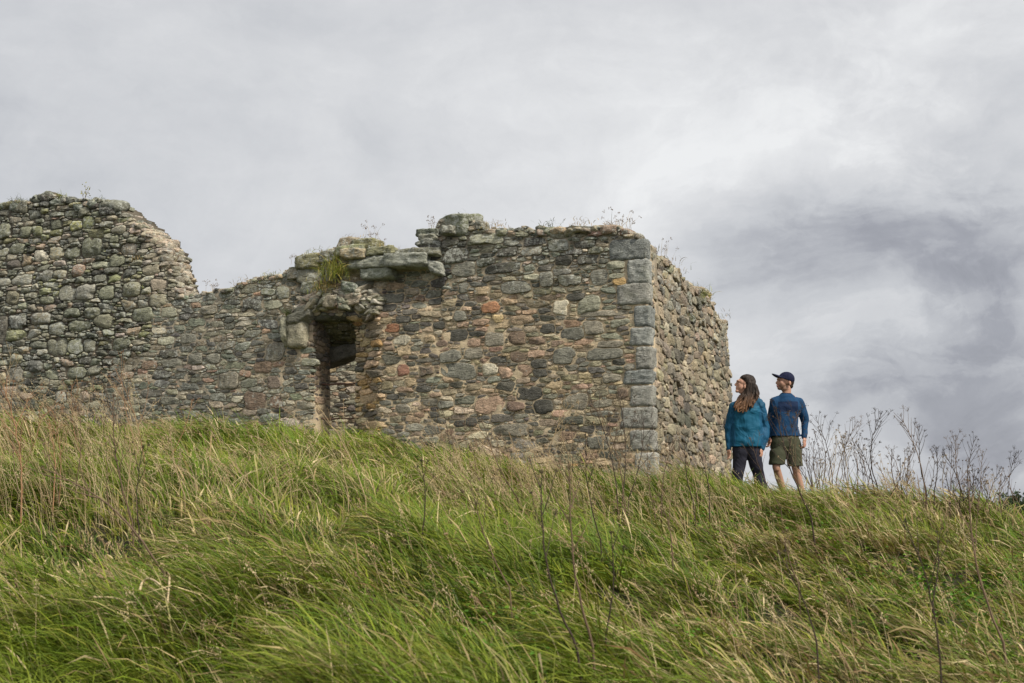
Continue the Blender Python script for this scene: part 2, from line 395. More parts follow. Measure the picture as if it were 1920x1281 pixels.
def stones_to(mbf, S, outl, tow, style, r):
    """style(u, v) -> (protrusion, lichen, palette, roundness)"""
    for s, o in zip(S, outl):
        pr, li, pal, rd = style(s['u'], s['v']); c = s.get('col'); c = pick(pal, r) if c is None else np.array(c) * WARM * r.uniform(.9, 1.1)
        sz = min(1.0, s['b'] / .06); p = s.get('pr', pr * r.uniform(.55, 1.25) * (.55 + .45 * sz))
        tu, tv = r.normal(0, .10, 2); L = []; sd = r.uniform(0, 100)
        for f, h in RINGS:
            if h < 0: hh = np.full(NTH, -.07); ff = 1.0
            else:
                ff = f if rd < .5 else f * (1 - .0 * rd); hh = np.full(NTH, p * (h if rd < .5 else math.sqrt(max(0, 1 - (f - .0) ** 4.5)) if f < .99 else .05))
            L.append(np.column_stack([o * ff, hh]))
        L.append(np.array([[0, 0, p]])); Lp = np.concatenate(L)
        nz = fbm(np.column_stack([Lp[:, 0] * 11, Lp[:, 1] * 17, np.zeros(len(Lp))]) + sd, 2)
        up = Lp[:, 2] > 0; Lp[up, 2] += nz[up] * p * .45 + (Lp[up, 0] * tu + Lp[up, 1] * tv)
        for _ in range(2):
            g_ = r.normal(0, 1, 2); g_ *= r.uniform(.15, .45) * p / max(s['b'], .02) / (np.hypot(*g_) + 1e-6); Lp[up, 2] = np.minimum(Lp[up, 2], p * r.uniform(.8, 1.1) + Lp[up, 0] * g_[0] * .5 + Lp[up, 1] * g_[1])
        Lp[up, 2] = np.maximum(Lp[up, 2], .001)
        u, v, w = s['u'] + Lp[:, 0], s['v'] + Lp[:, 1], Lp[:, 2]
        mbf(s).add(tow(u, v, w), tris=_tri, quads=_q, col=c, a=s.get('li', li * r.uniform(.3, 1.3)))
def core(poly, bounds, tow, thick, holes=(), res=.035, col=(.48, .39, .27), colf=None, rough=.010, rec=None):
    u0, v0, u1, v1 = bounds; nu, nv = int((u1 - u0) / res), int((v1 - v0) / res)
    uu = u0 + np.arange(nu + 1) * res; vv = v0 + np.arange(nv + 1) * res; U, V_ = np.meshgrid(uu, vv)
    cm = inpoly(U[:-1, :-1] + res / 2, V_[:-1, :-1] + res / 2, poly)
    for h in holes: cm &= ~inpoly(U[:-1, :-1] + res / 2, V_[:-1, :-1] + res / 2, h)
    fu, fv = U.ravel(), V_.ravel(); nz = fbm(np.column_stack([fu * 9, fv * 9, fu * 0]), 3, 5) * rough
    w = nz + (rec(fu, fv) if rec else 0)
    a = tow(fu, fv, w); bk = tow(fu, fv, -thick + nz * 2); n = len(fu); idx = np.arange(n).reshape(nv + 1, nu + 1)
    jj, ii = np.where(cm); A, B, Cc, Dd = idx[jj, ii], idx[jj, ii + 1], idx[jj + 1, ii + 1], idx[jj + 1, ii]
    q = [np.stack([A, B, Cc, Dd], -1), np.stack([A + n, Dd + n, Cc + n, B + n], -1)]
    pad = np.pad(cm, 1)
    for dj, di, e1, e2 in ((-1, 0, (0, 0), (0, 1)), (1, 0, (1, 1), (1, 0)), (0, -1, (1, 0), (0, 0)), (0, 1, (0, 1), (1, 1))):
        bd = cm & ~pad[1 + dj:1 + dj + cm.shape[0], 1 + di:1 + di + cm.shape[1]]; j, i = np.where(bd)
        x, y = idx[j + e1[0], i + e1[1]], idx[j + e2[0], i + e2[1]]; q.append(np.stack([x, x + n, y + n, y], -1))
    q = np.concatenate(q); use, inv = np.unique(q, return_inverse=True); V2 = np.concatenate([a, bk])[use]
    cc = np.array(col) if colf is None else np.concatenate([colf(fu, fv)] * 2)[use]
    b = MB(); b.add(V2, quads=inv.reshape(-1, 4), col=cc); return b

# free-standing rocks, blocks and slabs: rounded boxes of one closed skin each
def _ico(n):
    bm = bmesh.new(); bmesh.ops.create_icosphere(bm, subdivisions=n, radius=1); v = np.array([x.co[:] for x in bm.verts]); f = np.array([[y.index for y in x.verts] for x in bm.faces]); bm.free()
    return v, f
ICO = {2: _ico(2), 3: _ico(3), 4: _ico(4)}
def rock(mb, c, ax, p=4.0, amp=.12, col=(.2, .2, .18), li=.6, lvl=3, seed=None, strat=0.0, r=rng, cuts=7):
    """ax = three half-size vectors"""
    v, f = ICO[lvl]; seed = r.uniform(0, 999) if seed is None else seed
    rr = (np.abs(v) ** p).sum(1) ** (-1 / p); q = v * rr[:, None]
    for _ in range(cuts):
        nn = r.normal(0, 1, 3); nn /= np.linalg.norm(nn); sp = q @ nn; q = q - nn * np.maximum(sp - sp.max() * r.uniform(.70, .92), 0)[:, None]
    ax = np.asarray(ax, float); sz = np.linalg.norm(ax, axis=1); w = q * sz; m = sz.min()
    nz = fbm(w / max(m, .03) * .9 + seed, 3); nf = fbm(w / .035 + seed, 2, 9); w2 = w * (1 + amp * nz[:, None]) + q * (nf * min(.008, m * .12))[:, None]
    if strat: w2[:, :2] += np.sign(w2[:, :2]) * (strat * m * vnoise(np.column_stack([w[:, 2] / m * 3, w[:, 2] * 0, w[:, 2] * 0 + seed])))[:, None] * .5
    mb.add(np.asarray(c) + (w2 / sz) @ ax, tris=f, col=col, a=li)

# ------------------------------------------------------------------ the ruin
def ss(x, a, b): t = np.clip((x - a) / (b - a), 0, 1); return t * t * (3 - 2 * t)
TOP_B = [(-260, 392), (-60, 388), (0, 386), (22, 378), (52, 378), (70, 366), (120, 370), (150, 376), (190, 378), (220, 383), (232, 402), (252, 416), (282, 440), (300, 462), (312, 486), (322, 516), (332, 550)]
SEAM = [(334, 558), (312, 566), (292, 584), (284, 657), (211, 688), (196, 760), (150, 850), (150, 1150)]
def jag(poly, amp, step, r=np.random.default_rng(23)):
    out = []
    for (x0, y0), (x1, y1) in zip(poly[:-1], poly[1:]):
        n = max(1, int(math.hypot(x1 - x0, y1 - y0) / step)); out.append((x0, y0))
        for k in range(1, n):
            t = k / n; j = r.uniform(-amp, amp * .6); x, y = x0 + (x1 - x0) * t, y0 + (y1 - y0) * t
            out += [(x - .8, out[-1][1] if abs(out[-1][1] - y) < 14 else y), (x + .8, y + j)]
    return out + [poly[-1]]
POLY_B = jag(TOP_B, 7, 12) + SEAM + [(-260, 1150)]
TOP_M = [(334, 558), (345, 552), (385, 548), (430, 541), (452, 532), (474, 522), (505, 516), (528, 516), (542, 502), (560, 500), (562, 480), (600, 474), (628, 464), (650, 450), (690, 450), (706, 470), (742, 474), (774, 482), (790, 470),
         (786, 440), (815, 430), (826, 412), (870, 410), (893, 416), (905, 430), (960, 428), (1050, 428), (1120, 424), (1150, 424), (1188, 436), (1200, 449), (1211, 453)]
POLY_M = jag(TOP_M, 5, 13) + [(1222, 700), (1240, 1150), (150, 1150)] + SEAM[::-1][1:]
DOOR = [(581, 900), (581, 655), (570, 622), (568, 600), (586, 587), (612, 583), (645, 588), (664, 606), (663, 900)]
def to_uv(poly, fn): a = np.array(poly, float); u, v = fn(a[:, 0], a[:, 1]); return list(zip(u, v))
PB, PM, PD = to_uv(POLY_B, F_uv), to_uv(POLY_M, F_uv), to_uv(DOOR, F_uv)
PM = [(max(u, .02), v) for u, v in PM]
def px_of(u, v): return proj(world_on(EF, NF, u, v, np.zeros_like(np.asarray(u, float))))
def rec_f(u, v):
    x, y = px_of(u, v)
    xl = np.interp(y, [390, 410, 500, 560, 620], [235, 250, 298, 335, 420])
    d = np.clip(x - xl, 0, 90) * .0016 * (1 - ss(y, 548, 575)) * (x < 386)
    d = d + np.where((x > 640) & (x < 712) & (y > 590), np.clip((712 - x) / 48, 0, 1) * .17, 0) * ss(y, 590, 612)
    d = d + .13 * ss(x, 664, 690) * (1 - ss(x, 812, 836)) * ss(y, 498, 510) * (1 - ss(y, 548, 590))
    d = d + .10 * ss(x, 545, 560) * (1 - ss(x, 664, 690)) * ss(y, 500, 515) * (1 - ss(y, 528, 545))
    d = d - .07 * (1 - ss(x, 285 - (y - 600) * .2, 330 - (y - 600) * .2)) * ss(y, 470, 560)
    return d
tow_f = lambda u, v, w: world_on(EF, NF, u, v, w - rec_f(u, v))
tow_s = lambda u, v, w: world_on(ES, NS, u, v, w)

def z3(x0, y0, x1, y1, col=None, k=3.8, rot=0, fn=F_uv, s=2.464, ox=780, oy=380, **kw):
    xs = np.array([x0, x1]) / s + ox; ys = np.array([y0, y1]) / s + oy; u, v = fn(xs, ys)
    return dict(u=u.mean(), v=v.mean(), a=abs(u[1] - u[0]) / 2 * .90, b=abs(v[0] - v[1]) / 2 * .86, k=k + 1.0, rot=-rot, **({'col': col} if col else {}), **kw)
BG, DK, GY, TN, PK, OR_, PL, BR, LG = (.165, .172, .158), (.080, .082, .078), (.21, .205, .18), (.34, .285, .205), (.33, .25, .20), (.29, .165, .105), (.44, .43, .37), (.17, .135, .11), (.27, .285, .24)
EXP_M = [z3(*a) for a in [
    (125, 212, 245, 285, DK, 2.6), (165, 275, 282, 342, BG), (235, 150, 412, 192, LG), (375, 212, 475, 252, DK), (480, 205, 588, 245, GY), (612, 172, 712, 225, BG), (300, 285, 498, 325, DK, 2.6, .08),
    (640, 250, 728, 290, DK), (742, 243, 850, 285, DK), (728, 180, 830, 208, DK), (310, 335, 372, 365, DK), (268, 388, 348, 428, TN, 2.4), (300, 455, 390, 512, OR_, 2.6), (352, 515, 410, 565, (.40, .33, .20), 2.4), (388, 362, 540, 420, BG, 2.8),
    (572, 318, 640, 392, BG, 4), (655, 335, 775, 385, BG, 2.4), (800, 305, 890, 385, BG, 3), (625, 450, 715, 523, PL, 2.8), (742, 425, 862, 520, LG, 3), (690, 420, 790, 455, DK, 2.6), (128, 583, 243, 643, DK, 4), (245, 595, 322, 618, DK),
    (312, 598, 415, 668, GY, 3), (422, 597, 510, 658, BR, 2.8), (518, 620, 605, 655, BR), (575, 560, 645, 608, DK), (660, 580, 785, 635, BG, 2.8, .06), (770, 545, 880, 615, GY, 3), (208, 628, 303, 668, PK), (105, 680, 215, 745, BG, 2.6, .15),
    (220, 672, 312, 725, GY), (340, 712, 420, 740, DK), (434, 690, 520, 738, BR, 2.6), (528, 722, 610, 768, DK, 3), (102, 738, 292, 815, BG, 2.6, -.15), (10, 752, 92, 803, BR, 3), (305, 742, 380, 802, PL, 2.6), (385, 760, 450, 813, PK, 2.4), (458, 748, 537, 806, PK, 2.5),
    (540, 768, 610, 805, DK, 3), (626, 668, 746, 750, BG, 3), (785, 672, 965, 725, BG, 4), (830, 640, 965, 670, GY, 4), (748, 787, 816, 815, (.48, .42, .29), 5), (458, 847, 590, 918, DK, 3), (540, 905, 640, 980, DK, 2.8), (930, 852, 980, 908, BR, 3),
    (270, 893, 412, 980, PK, 2.6), (672, 882, 800, 960, GY, 4), (860, 790, 948, 832, GY), (345, 1020, 530, 1080, GY, 4), (785, 1075, 900, 1145, BG, 3.5), (170, 500, 238, 552, BG), (28, 398, 118, 435, BG), (195, 370, 242, 418, BG), (45, 435, 118, 470, DK, 2.5),
    (905, 350, 968, 378, (.34, .25, .13), 3), (875, 277, 965, 305, LG, 5), (890, 330, 962, 352, LG, 5), (745, 505, 990, 520, GY, 5), (30, 605, 100, 650, TN, 3), (345, 540, 440, 580, TN), (190, 550, 245, 578, PK), (258, 540, 340, 568, PK), (510, 683, 600, 717, PK, 3)]]
z2 = lambda *a, **k: z3(*a, s=2.562, ox=440, oy=380, **k)
EXP_M += [z2(*a) for a in [
    (30, 450, 145, 525, DK, 3), (145, 668, 243, 768, GY, 5), (95, 762, 182, 822, BR, 3), (155, 830, 220, 898, (.16, .14, .125), 3), (45, 910, 160, 995, (.15, .12, .10), 3.4), (168, 930, 230, 990, BR, 4), (240, 790, 300, 825, DK), (320, 750, 398, 785, LG, 2.5),
    (680, 430, 802, 484, BG, 5), (695, 482, 775, 520, DK, 5), (770, 545, 848, 580, DK, 2.6), (713, 583, 796, 625, (.24, .13, .085), 3), (805, 584, 890, 620, DK, 4), (762, 637, 845, 685, PL, 3), (950, 573, 1020, 608, DK, 4), (900, 635, 975, 675, TN, 3),
    (780, 690, 848, 735, TN, 3), (880, 782, 968, 838, (.13, .115, .10), 3), (780, 778, 840, 835, (.24, .14, .11), 3), (725, 790, 775, 820, TN, 3), (705, 858, 762, 897, (.22, .20, .14), 3), (820, 840, 875, 885, TN, 3), (730, 920, 790, 948, DK, 3), (862, 880, 950, 912, DK, 3),
    (700, 950, 758, 975, BG), (770, 968, 850, 1012, GY), (975, 950, 1052, 990, BG, 3), (912, 1003, 985, 1035, DK), (1055, 1045, 1110, 1078, DK, 4), (1110, 1033, 1165, 1075, DK), (200, 400, 270, 465, LG, 3), (130, 470, 230, 510, LG), (1115, 150, 1275, 200, LG, 6)]]
z1 = lambda *a, **k: z3(*a, s=2.4625, ox=0, oy=320, **k)
GB = (.16, .175, .14)
EXP_B = [z1(*a) for a in [
    (378, 312, 480, 402, (.14, .155, .125), 2.3), (165, 367, 225, 422, (.42, .42, .38), 2.4), (230, 352, 300, 412, (.30, .29, .22), 2.3), (298, 355, 375, 410, GB, 2.3), (290, 530, 365, 610, (.20, .21, .19), 2.3), (363, 526, 463, 603, (.24, .25, .235), 2.2), (470, 530, 545, 600, GB, 2.3),
    (578, 516, 670, 588, (.20, .21, .17), 2.2), (700, 573, 785, 633, (.22, .22, .18), 2.3), (620, 637, 722, 705, GB, 2.3), (403, 633, 480, 690, GB, 2.3), (448, 668, 542, 730, (.2, .21, .17), 2.3), (240, 700, 322, 765, (.19, .20, .17), 2.3), (327, 697, 443, 745, GB, 2.5), (155, 657, 258, 715, (.17, .165, .145), 2.3),
    (58, 660, 145, 740, (.10, .105, .10), 2.4), (45, 738, 140, 790, (.22, .24, .16), 2.4), (235, 770, 330, 865, (.17, .18, .15), 2.5), (330, 778, 400, 850, GB, 2.5), (400, 780, 462, 845, (.21, .22, .19), 2.3), (530, 775, 620, 830, GB, 2.4), (330, 232, 383, 278, (.32, .34, .17), 2.3), (385, 210, 440, 268, (.22, .25, .15), 2.3),
    (95, 258, 150, 312, GB, 2.3), (152, 255, 200, 305, (.2, .22, .14), 2.3), (45, 338, 120, 387, GB, 2.3), (0, 235, 52, 320, GB, 2.5), (515, 260, 585, 290, (.34, .34, .30), 2.4), (560, 337, 638, 388, (.26, .24, .21), 2.3), (508, 388, 585, 445, GB, 2.3), (345, 432, 400, 495, (.30, .235, .20), 2.3), (510, 300, 555, 335, GB, 2.3),
    (175, 465, 255, 515, (.13, .135, .125), 2.4), (253, 462, 325, 503, (.27, .27, .22), 2.4), (66, 485, 165, 530, (.30, .31, .28), 2.5), (0, 495, 62, 540, (.27, .28, .25), 2.5), (45, 905, 125, 980, (.22, .225, .21), 2.4), (320, 905, 420, 965, GB, 2.4), (150, 875, 215, 935, (.13, .14, .14), 2.5), (275, 1018, 325, 1080, (.25, .26, .24), 2.3),
    (385, 1020, 432, 1062, (.34, .29, .25), 2.3), (45, 560, 105, 625, (.2, .2, .16), 2.3), (200, 585, 270, 622, GB, 2.3), (0, 668, 50, 810, (.12, .12, .11), 2.6), (570, 890, 640, 930, LG, 2.6), (530, 980, 635, 1040, (.2, .2, .18), 3), (520, 935, 600, 985, DK, 3), (735, 320, 812, 420, (.30, .26, .22), 2.4), (665, 290, 745, 375, (.09, .092, .09), 3),
    (640, 185, 700, 240, GB, 2.4)]]
EXP_M += [z1(*a) for a in [(740, 825, 825, 868, DK, 3), (745, 870, 845, 912, BG, 3.5), (668, 880, 732, 920, BR, 3), (715, 728, 775, 757, PL, 4), (735, 768, 815, 805, LG, 3), (835, 752, 910, 800, BG, 3), (1000, 928, 1105, 1015, GY, 3.2), (865, 840, 938, 900, BG, 3.4), (950, 845, 1020, 890, BG, 3), (925, 625, 1010, 665, GY, 3), (750, 632, 820, 680, LG, 2.6), (1115, 585, 1182, 655, DK, 3.4)]]

ruin = empty('castle_ruin', (C0[0], C0[1], H1(C0[0], C0[1])), 'ruined roofless castle of rubble stone with a broken arched doorway on the grassy mound', 'ruin')
def style_m(u, v):
    x, y = px_of(u, v); top = float(1 - ss(y, 470, 620)); left = float(1 - ss(x, 480, 700))
    li = .15 + .65 * top + .45 * left; pal = PAL_M
    if top + left > .5: pal = [((.145, .16, .145), 3), ((.085, .09, .088), 2.2), ((.20, .205, .17), 2), ((.24, .22, .18), 1.3), ((.33, .32, .28), .7), ((.27, .20, .16), .25)]
    pr = .026 + .020 * top
    if 655 < x < 714 and y > 590: pr = .06; pal = [((.34, .28, .19), 2), ((.40, .35, .26), 2), ((.17, .15, .12), 1.2), ((.33, .23, .12), .8), ((.12, .12, .11), 1)]; li = .1
    return pr, li, pal, 0.0
def style_b(u, v):
    x, y = px_of(u, v); low = float(ss(y, 660, 760))
    if x > 282 - 40 * (y < 440) and y < 560: return .05, .4, [((.32, .29, .25), 2), ((.23, .22, .19), 2), ((.15, .15, .13), 1.2)], 0.0
    return .065 - .03 * low, .75 - .3 * low, PAL_B, 1.0
CL_M = [(.11, .17, .04, .06, 14), (.08, .14, .024, .042, 300), (.05, .11, .016, .030, 2600), (.05, .10, .011, .022, 3600), (.03, .06, .010, .020, 4000), (.018, .035, .008, .013, 5000)]
CL_B = [(.10, .16, .05, .08, 30), (.08, .14, .03, .05, 250), (.05, .10, .025, .042, 1200), (.06, .14, .012, .024, 1600), (.03, .06, .012, .024, 3000), (.02, .035, .010, .016, 4000)]
rb = np.random.default_rng(11)
QU = [(1142, 451, 1208, 486), (1174, 487, 1210, 532), (1155, 533, 1212, 571), (1187, 573, 1213, 613), (1180, 615, 1214, 648), (1191, 650, 1216, 693), (1168, 695, 1217, 721), (1181, 723, 1218, 762), (1161, 764, 1220, 804), (1180, 806, 1224, 846), (1188, 848, 1235, 900)]
QUV = []
for x0, y0, x1, y1 in QU:
    u0, v0 = F_uv(x0, y0); u1, v1 = F_uv(x1, y1); QUV.append((float(u0), float(v1), float(v0)))
qpoly = lambda w0, w1, a, b: [(w0, a), (w1, a), (w1, b), (w0, b)]
PDs = to_uv([(587, 900), (587, 655), (577, 622), (575, 604), (590, 593), (612, 590), (645, 594), (657, 608), (656, 900)], F_uv)
holes_m = [PDs] + [qpoly(-.2, u + .008, v0 - .008, v1 + .008) for u, v0, v1 in QUV]
def colf_b(u, v):
    x, y = px_of(u, v); k = ss(y, 640, 760)[:, None]
    return np.array([.10, .085, .062]) * (1 - k) + np.array([.30, .245, .175]) * k
def colf_m(u, v):
    x, y = px_of(u, v); k = (ss(x, 380, 640) * ss(y, 450, 560))[:, None]
    return np.array([.32, .275, .205]) * (1 - k) + np.array([.52, .415, .275]) * k
bb = lambda p: (min(q[0] for q in p) - .05, min(q[1] for q in p) if min(q[1] for q in p) > -.6 else -.6, max(q[0] for q in p) + .05, max(q[1] for q in p) + .05)
clip_low = lambda p: [(u, max(v, -.6)) for u, v in p]
PB, PM, PDc = clip_low(PB), clip_low(PM), PD
core(PB, bb(PB), tow_f, .6, colf=colf_b, rough=.02).build('mortar_bed', M_MO, ruin)
core(PM, bb(PM), tow_f, .55, holes=[PD], colf=colf_m).build('mortar_bed', M_MO, ruin)
st = pack(PB, bb(PB), CL_B, rb, EXP_B, gap=.004); m = MB(); stones_to(lambda s: m, st, outlines(st, .006, .035), tow_f, style_b, rb); m.build('boulder_masonry', M_ST, ruin)
nst = len(st)
st = pack(PM, bb(PM), CL_M, rb, EXP_M, holes_m); m = MB(); stones_to(lambda s: m, st, outlines(st, .011, .018), tow_f, style_m, rb); m.build('mortared_masonry', M_ST, ruin)
print('stones', nst, len(st))
# side wall
US, _ = 0, 0
TOP_S = [(1211, 452), (1214, 468), (1232, 482), (1262, 500), (1282, 528), (1300, 538), (1327, 546), (1332, 566), (1343, 590), (1350, 601), (1362, 602), (1364, 640), (1375, 800), (1377, 1150), (1240, 1150)]
PS = clip_low([(.14, QUV[0][2] - .02)] + [(u, v) for u, v in to_uv(jag(TOP_S[2:10], 6, 7) + TOP_S[10:-1], S_uv)] + [(.14, -1)])
SEND = max(u for u, v in PS)
holes_s = []
for i, (u, v0, v1) in enumerate(QUV): holes_s.append(qpoly(-.1, .21 if u > .25 else .31, v0 - .006, v1 + .006))
core(PS, bb(PS), tow_s, .55, col=(.27, .22, .155), rough=.02).build('mortar_bed', M_MO, ruin)
CL_S = [(.16, .28, .045, .08, 60), (.12, .22, .03, .05, 600), (.07, .15, .018, .034, 2400), (.05, .10, .014, .026, 2500)]
st = pack(PS, bb(PS), CL_S, rb, (), holes_s, res=.0125)
def style_s(u, v): return .055, .22 + .5 * float(ss(v, 2.2, 3.2)), PAL_S, 0.0
m = MB(); stones_to(lambda s: m, st, outlines(st, .008, .03), tow_s, style_s, rb); m.build('side_masonry', M_ST, ruin)
print('side', len(st), 'len', SEND)
# corner stones
for i, (u, v0, v1) in enumerate(QUV):
    sd = .27 if u > .25 else .38; z = (v0 + v1) / 2; hh = (v1 - v0) / 2
    a, b_ = u + .02, sd + .02; lw = max(a, .1)
    c = C0 + (NF + NS) * lean(np.array(z)) + EF * (a / 2 - .025) + ES * (b_ / 2 - .024 + rng.normal(0, .004)) + EF * rng.normal(0, .006) + UP * z
    m = MB(); rock(m, c, [EF * a / 2, ES * b_ / 2, UP * hh * .97 + EF * rng.normal(0, .006)], p=16, amp=.022, col=np.array([(.23, .24, .225), (.29, .295, .27), (.34, .33, .29)][i % 3 if i < 7 else 2]) * rng.uniform(.85, 1.15), li=.45, lvl=4, seed=i * 9.1, cuts=0)
    m.build('corner_stone', M_ST, ruin)
def prock(mb, x0, y0, x1, y1, out, depth=.3, rot=0, p=5, amp=.12, col=None, li=.7, lvl=3, strat=.15, cuts=7):
    """rock whose face fills a box of the front wall; out = how far it stands proud of the wall plane"""
    u, v = F_uv(np.array([x0, x1], float), np.array([y0, y1], float)); a, b = abs(u[0] - u[1]) / 2, abs(v[0] - v[1]) / 2
    cu, cv = u.mean(), v.mean(); c_, s_ = math.cos(rot), math.sin(rot)
    A = (EF * -c_ + UP * -s_) * a; B = (EF * -s_ + UP * c_) * b if False else (EF * s_ + UP * c_) * b
    cpt = world_on(EF, NF, np.array(cu), np.array(cv), np.array(out - depth / 2))
    rock(mb, cpt, [A, NF * depth / 2, B], p, amp, pick(PAL_B, rng) if col is None else col, li, lvl, strat=strat, cuts=cuts)
LC = (.20, .21, .155)
# cornice slabs over the recess, bracket, stacked slates, crowning boulder
for name, a in [('cornice_slab', (657, 485, 733, 502, .12, .40, .04, 12, .05, tuple(1.2 * q for q in (.24, .245, .195)), .7, 4, .1)), ('cornice_slab', (728, 481, 810, 501, .20, .50, .06, 14, .05, tuple(1.2 * q for q in (.26, .265, .22)), .6, 4, .1)),
                ('cornice_slab', (680, 505, 739, 522, .09, .4, .03, 12, .06, tuple(1.2 * q for q in (.22, .23, .18)), .7, 4, .1)), ('bracket_stone', (806, 492, 836, 516, .12, .35, .22, 7, .06, tuple(1.2 * q for q in (.27, .27, .23)), .6, 4, .1)),
                ('crowning_boulder', (813, 405, 892, 440, .10, .5, -.05, 4.0, .12, (.20, .21, .14), 1.0, 4, .1)), ('arch_slab', (646, 532, 676, 550, .16, .35, .20, 9, .05, (.17, .19, .145), .7, 4, 0))]:
    m = MB(); prock(m, *a[:4], a[4], a[5], rot=a[6], p=a[7], amp=a[8], col=a[9], li=a[10], lvl=a[11], strat=a[12], cuts=9 if name == 'crowning_boulder' else 2); m.build(name, M_ST, ruin)
m = MB()
for a in [(783, 432, 824, 443, .10, .4), (788, 442, 826, 452, .11, .4), (784, 451, 828, 461, .13, .4), (789, 460, 830, 470, .12, .4), (776, 468, 832, 482, .15, .4), (836, 428, 858, 442, .2, .4), (893, 415, 908, 432, .05, .3), (742, 470, 790, 480, .12, .4),
          (557, 479, 603, 503, .10, .4), (600, 472, 636, 492, .08, .4), (558, 503, 606, 534, .06, .35), (606, 500, 628, 530, .02, .3), (633, 446, 668, 466, .05, .4), (660, 450, 704, 468, .08, .4), (632, 464, 690, 480, .12, .4), (690, 466, 742, 478, .12, .4), (644, 470, 692, 486, .16, .4),
          (540, 505, 562, 525, .05, .3), (566, 530, 596, 552, .08, .35)]:
    prock(m, *a, rot=rng.normal(0, .05), p=9, amp=.06, lvl=4, strat=.08, cuts=4)
m.build('broken_parapet', M_ST, ruin)
# the broken arch head: springer at the left, voussoirs and rubble curving over the opening
m = MB()
for a in [(533, 598, 548, 650, .22, .35, .05), (546, 606, 578, 652, .20, .4, .0), (545, 588, 590, 610, .28, .4, -.35), (556, 576, 592, 594, .26, .4, -.45), (574, 566, 604, 586, .28, .4, -.7), (596, 560, 622, 580, .27, .4, -.9),
          (612, 556, 640, 578, .24, .4, -.2), (634, 560, 662, 582, .24, .4, .3), (652, 552, 684, 574, .22, .4, -.2), (668, 568, 698, 586, .16, .4, -.3), (676, 556, 706, 580, .16, .4, -.7), (690, 576, 712, 600, .14, .35, -.8),
          (640, 546, 668, 560, .18, .4, .1), (664, 538, 690, 556, .18, .35, -.75), (680, 548, 706, 566, .14, .35, -.75), (600, 548, 626, 562, .12, .35, .1), (568, 552, 600, 570, .16, .35, -.4), (548, 566, 572, 588, .12, .35, -.5)]:
    prock(m, *a[:4], a[4] * .62, a[5], rot=a[6] * .6, p=9, amp=.07, lvl=4, strat=.05, col=pick([((.27, .27, .225), 3), ((.36, .36, .32), 2), ((.17, .175, .15), 1)], rng), li=.35)
for i in range(110):
    x, y = rng.uniform(560, 712), rng.uniform(548, 592)
    if y > 562 + 20 * abs((x - 640) / 70) ** 2 + 14 or (x < 590 and y < 560): continue
    w, h = rng.uniform(9, 20), rng.uniform(5, 10)
    prock(m, x - w / 2, y - h / 2, x + w / 2, y + h / 2, rng.uniform(.08, .15), .3, rot=rng.normal(-.05, .22), p=6, amp=.07, lvl=3, strat=.1, col=pick([((.28, .28, .24), 3), ((.38, .38, .34), 1.5), ((.16, .165, .14), 1.2), ((.27, .22, .18), .6)], rng), li=.3)
m.build('broken_arch', M_ST, ruin)

# doorway reveals, soffit, inner lintel, inner walls
def panel(name, origin, eu, ev, n, poly, pal, pr=.03, cl=CL_M, mcol=(.30, .24, .17), li=.05, thick=.12, lowclass=False):
    tw = lambda u, v, w: origin + eu * np.asarray(u, float)[..., None] + ev * np.asarray(v, float)[..., None] + n * np.asarray(w, float)[..., None]
    b_ = (min(q[0] for q in poly) - .02, min(q[1] for q in poly) - .02, max(q[0] for q in poly) + .02, max(q[1] for q in poly) + .02)
    core(poly, b_, tw, thick, col=mcol).build(name + '_bed', M_MO, ruin)
    s_ = pack(poly, b_, cl, rb, ()); mm = MB(); stones_to(lambda s: mm, s_, outlines(s_, .010, .025), tw, lambda u, v: (pr, li, pal, 0.0), rb); mm.build(name, M_ST, ruin)
uL, vT = F_uv(581, 640); uR, _v = F_uv(663, 640); _u, vTop = F_uv(620, 590)
base_L = C0 + EF * (float(uL) - .06) + NF * .02; IN = -NF
DP = .50
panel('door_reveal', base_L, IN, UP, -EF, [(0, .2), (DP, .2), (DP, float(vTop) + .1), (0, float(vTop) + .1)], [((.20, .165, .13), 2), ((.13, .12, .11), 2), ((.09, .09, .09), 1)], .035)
base_R = C0 + EF * (float(uR) + .045) - NF * .19
panel('door_reveal', base_R + IN * .0, IN, UP, EF, [(0, .2), (.38, .2), (.38, float(vTop) + .1), (0, float(vTop) + .1)], PAL_M, .02, thick=.012)
# sloping soffit
evs = IN * .87 - UP * .49; ns_ = -(UP * .87 + IN * .49)
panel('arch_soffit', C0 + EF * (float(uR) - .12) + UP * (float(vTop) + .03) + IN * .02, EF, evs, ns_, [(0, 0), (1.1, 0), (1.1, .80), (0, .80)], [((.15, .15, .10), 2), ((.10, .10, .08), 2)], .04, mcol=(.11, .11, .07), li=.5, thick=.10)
m = MB(); rock(m, C0 + EF * (float(uL + uR) / 2 + .15) + IN * .86 + UP * (float(F_uv(640, 640)[1]) - .03), [EF * .75 + UP * -.18, IN * .20, UP * .13], 9, .05, (.20, .19, .165), .1, 4); m.build('inner_lintel', M_ST, ruin)
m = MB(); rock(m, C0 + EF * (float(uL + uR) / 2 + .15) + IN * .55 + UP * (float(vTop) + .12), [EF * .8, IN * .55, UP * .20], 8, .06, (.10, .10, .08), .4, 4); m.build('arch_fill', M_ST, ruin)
# chamber behind the doorway
ci = C0 + EF * (float(uL) + 1.6) + IN * 3.4
panel('inner_wall', ci + EF * 1.3, -EF, UP, NF, [(0, -.3), (4.0, -.3), (4.0, 2.85), (0, 2.85)], [((.36, .34, .29), 3), ((.27, .26, .235), 2), ((.18, .18, .17), 1), ((.36, .29, .22), 1)], .03, thick=.4, mcol=(.42, .35, .26))
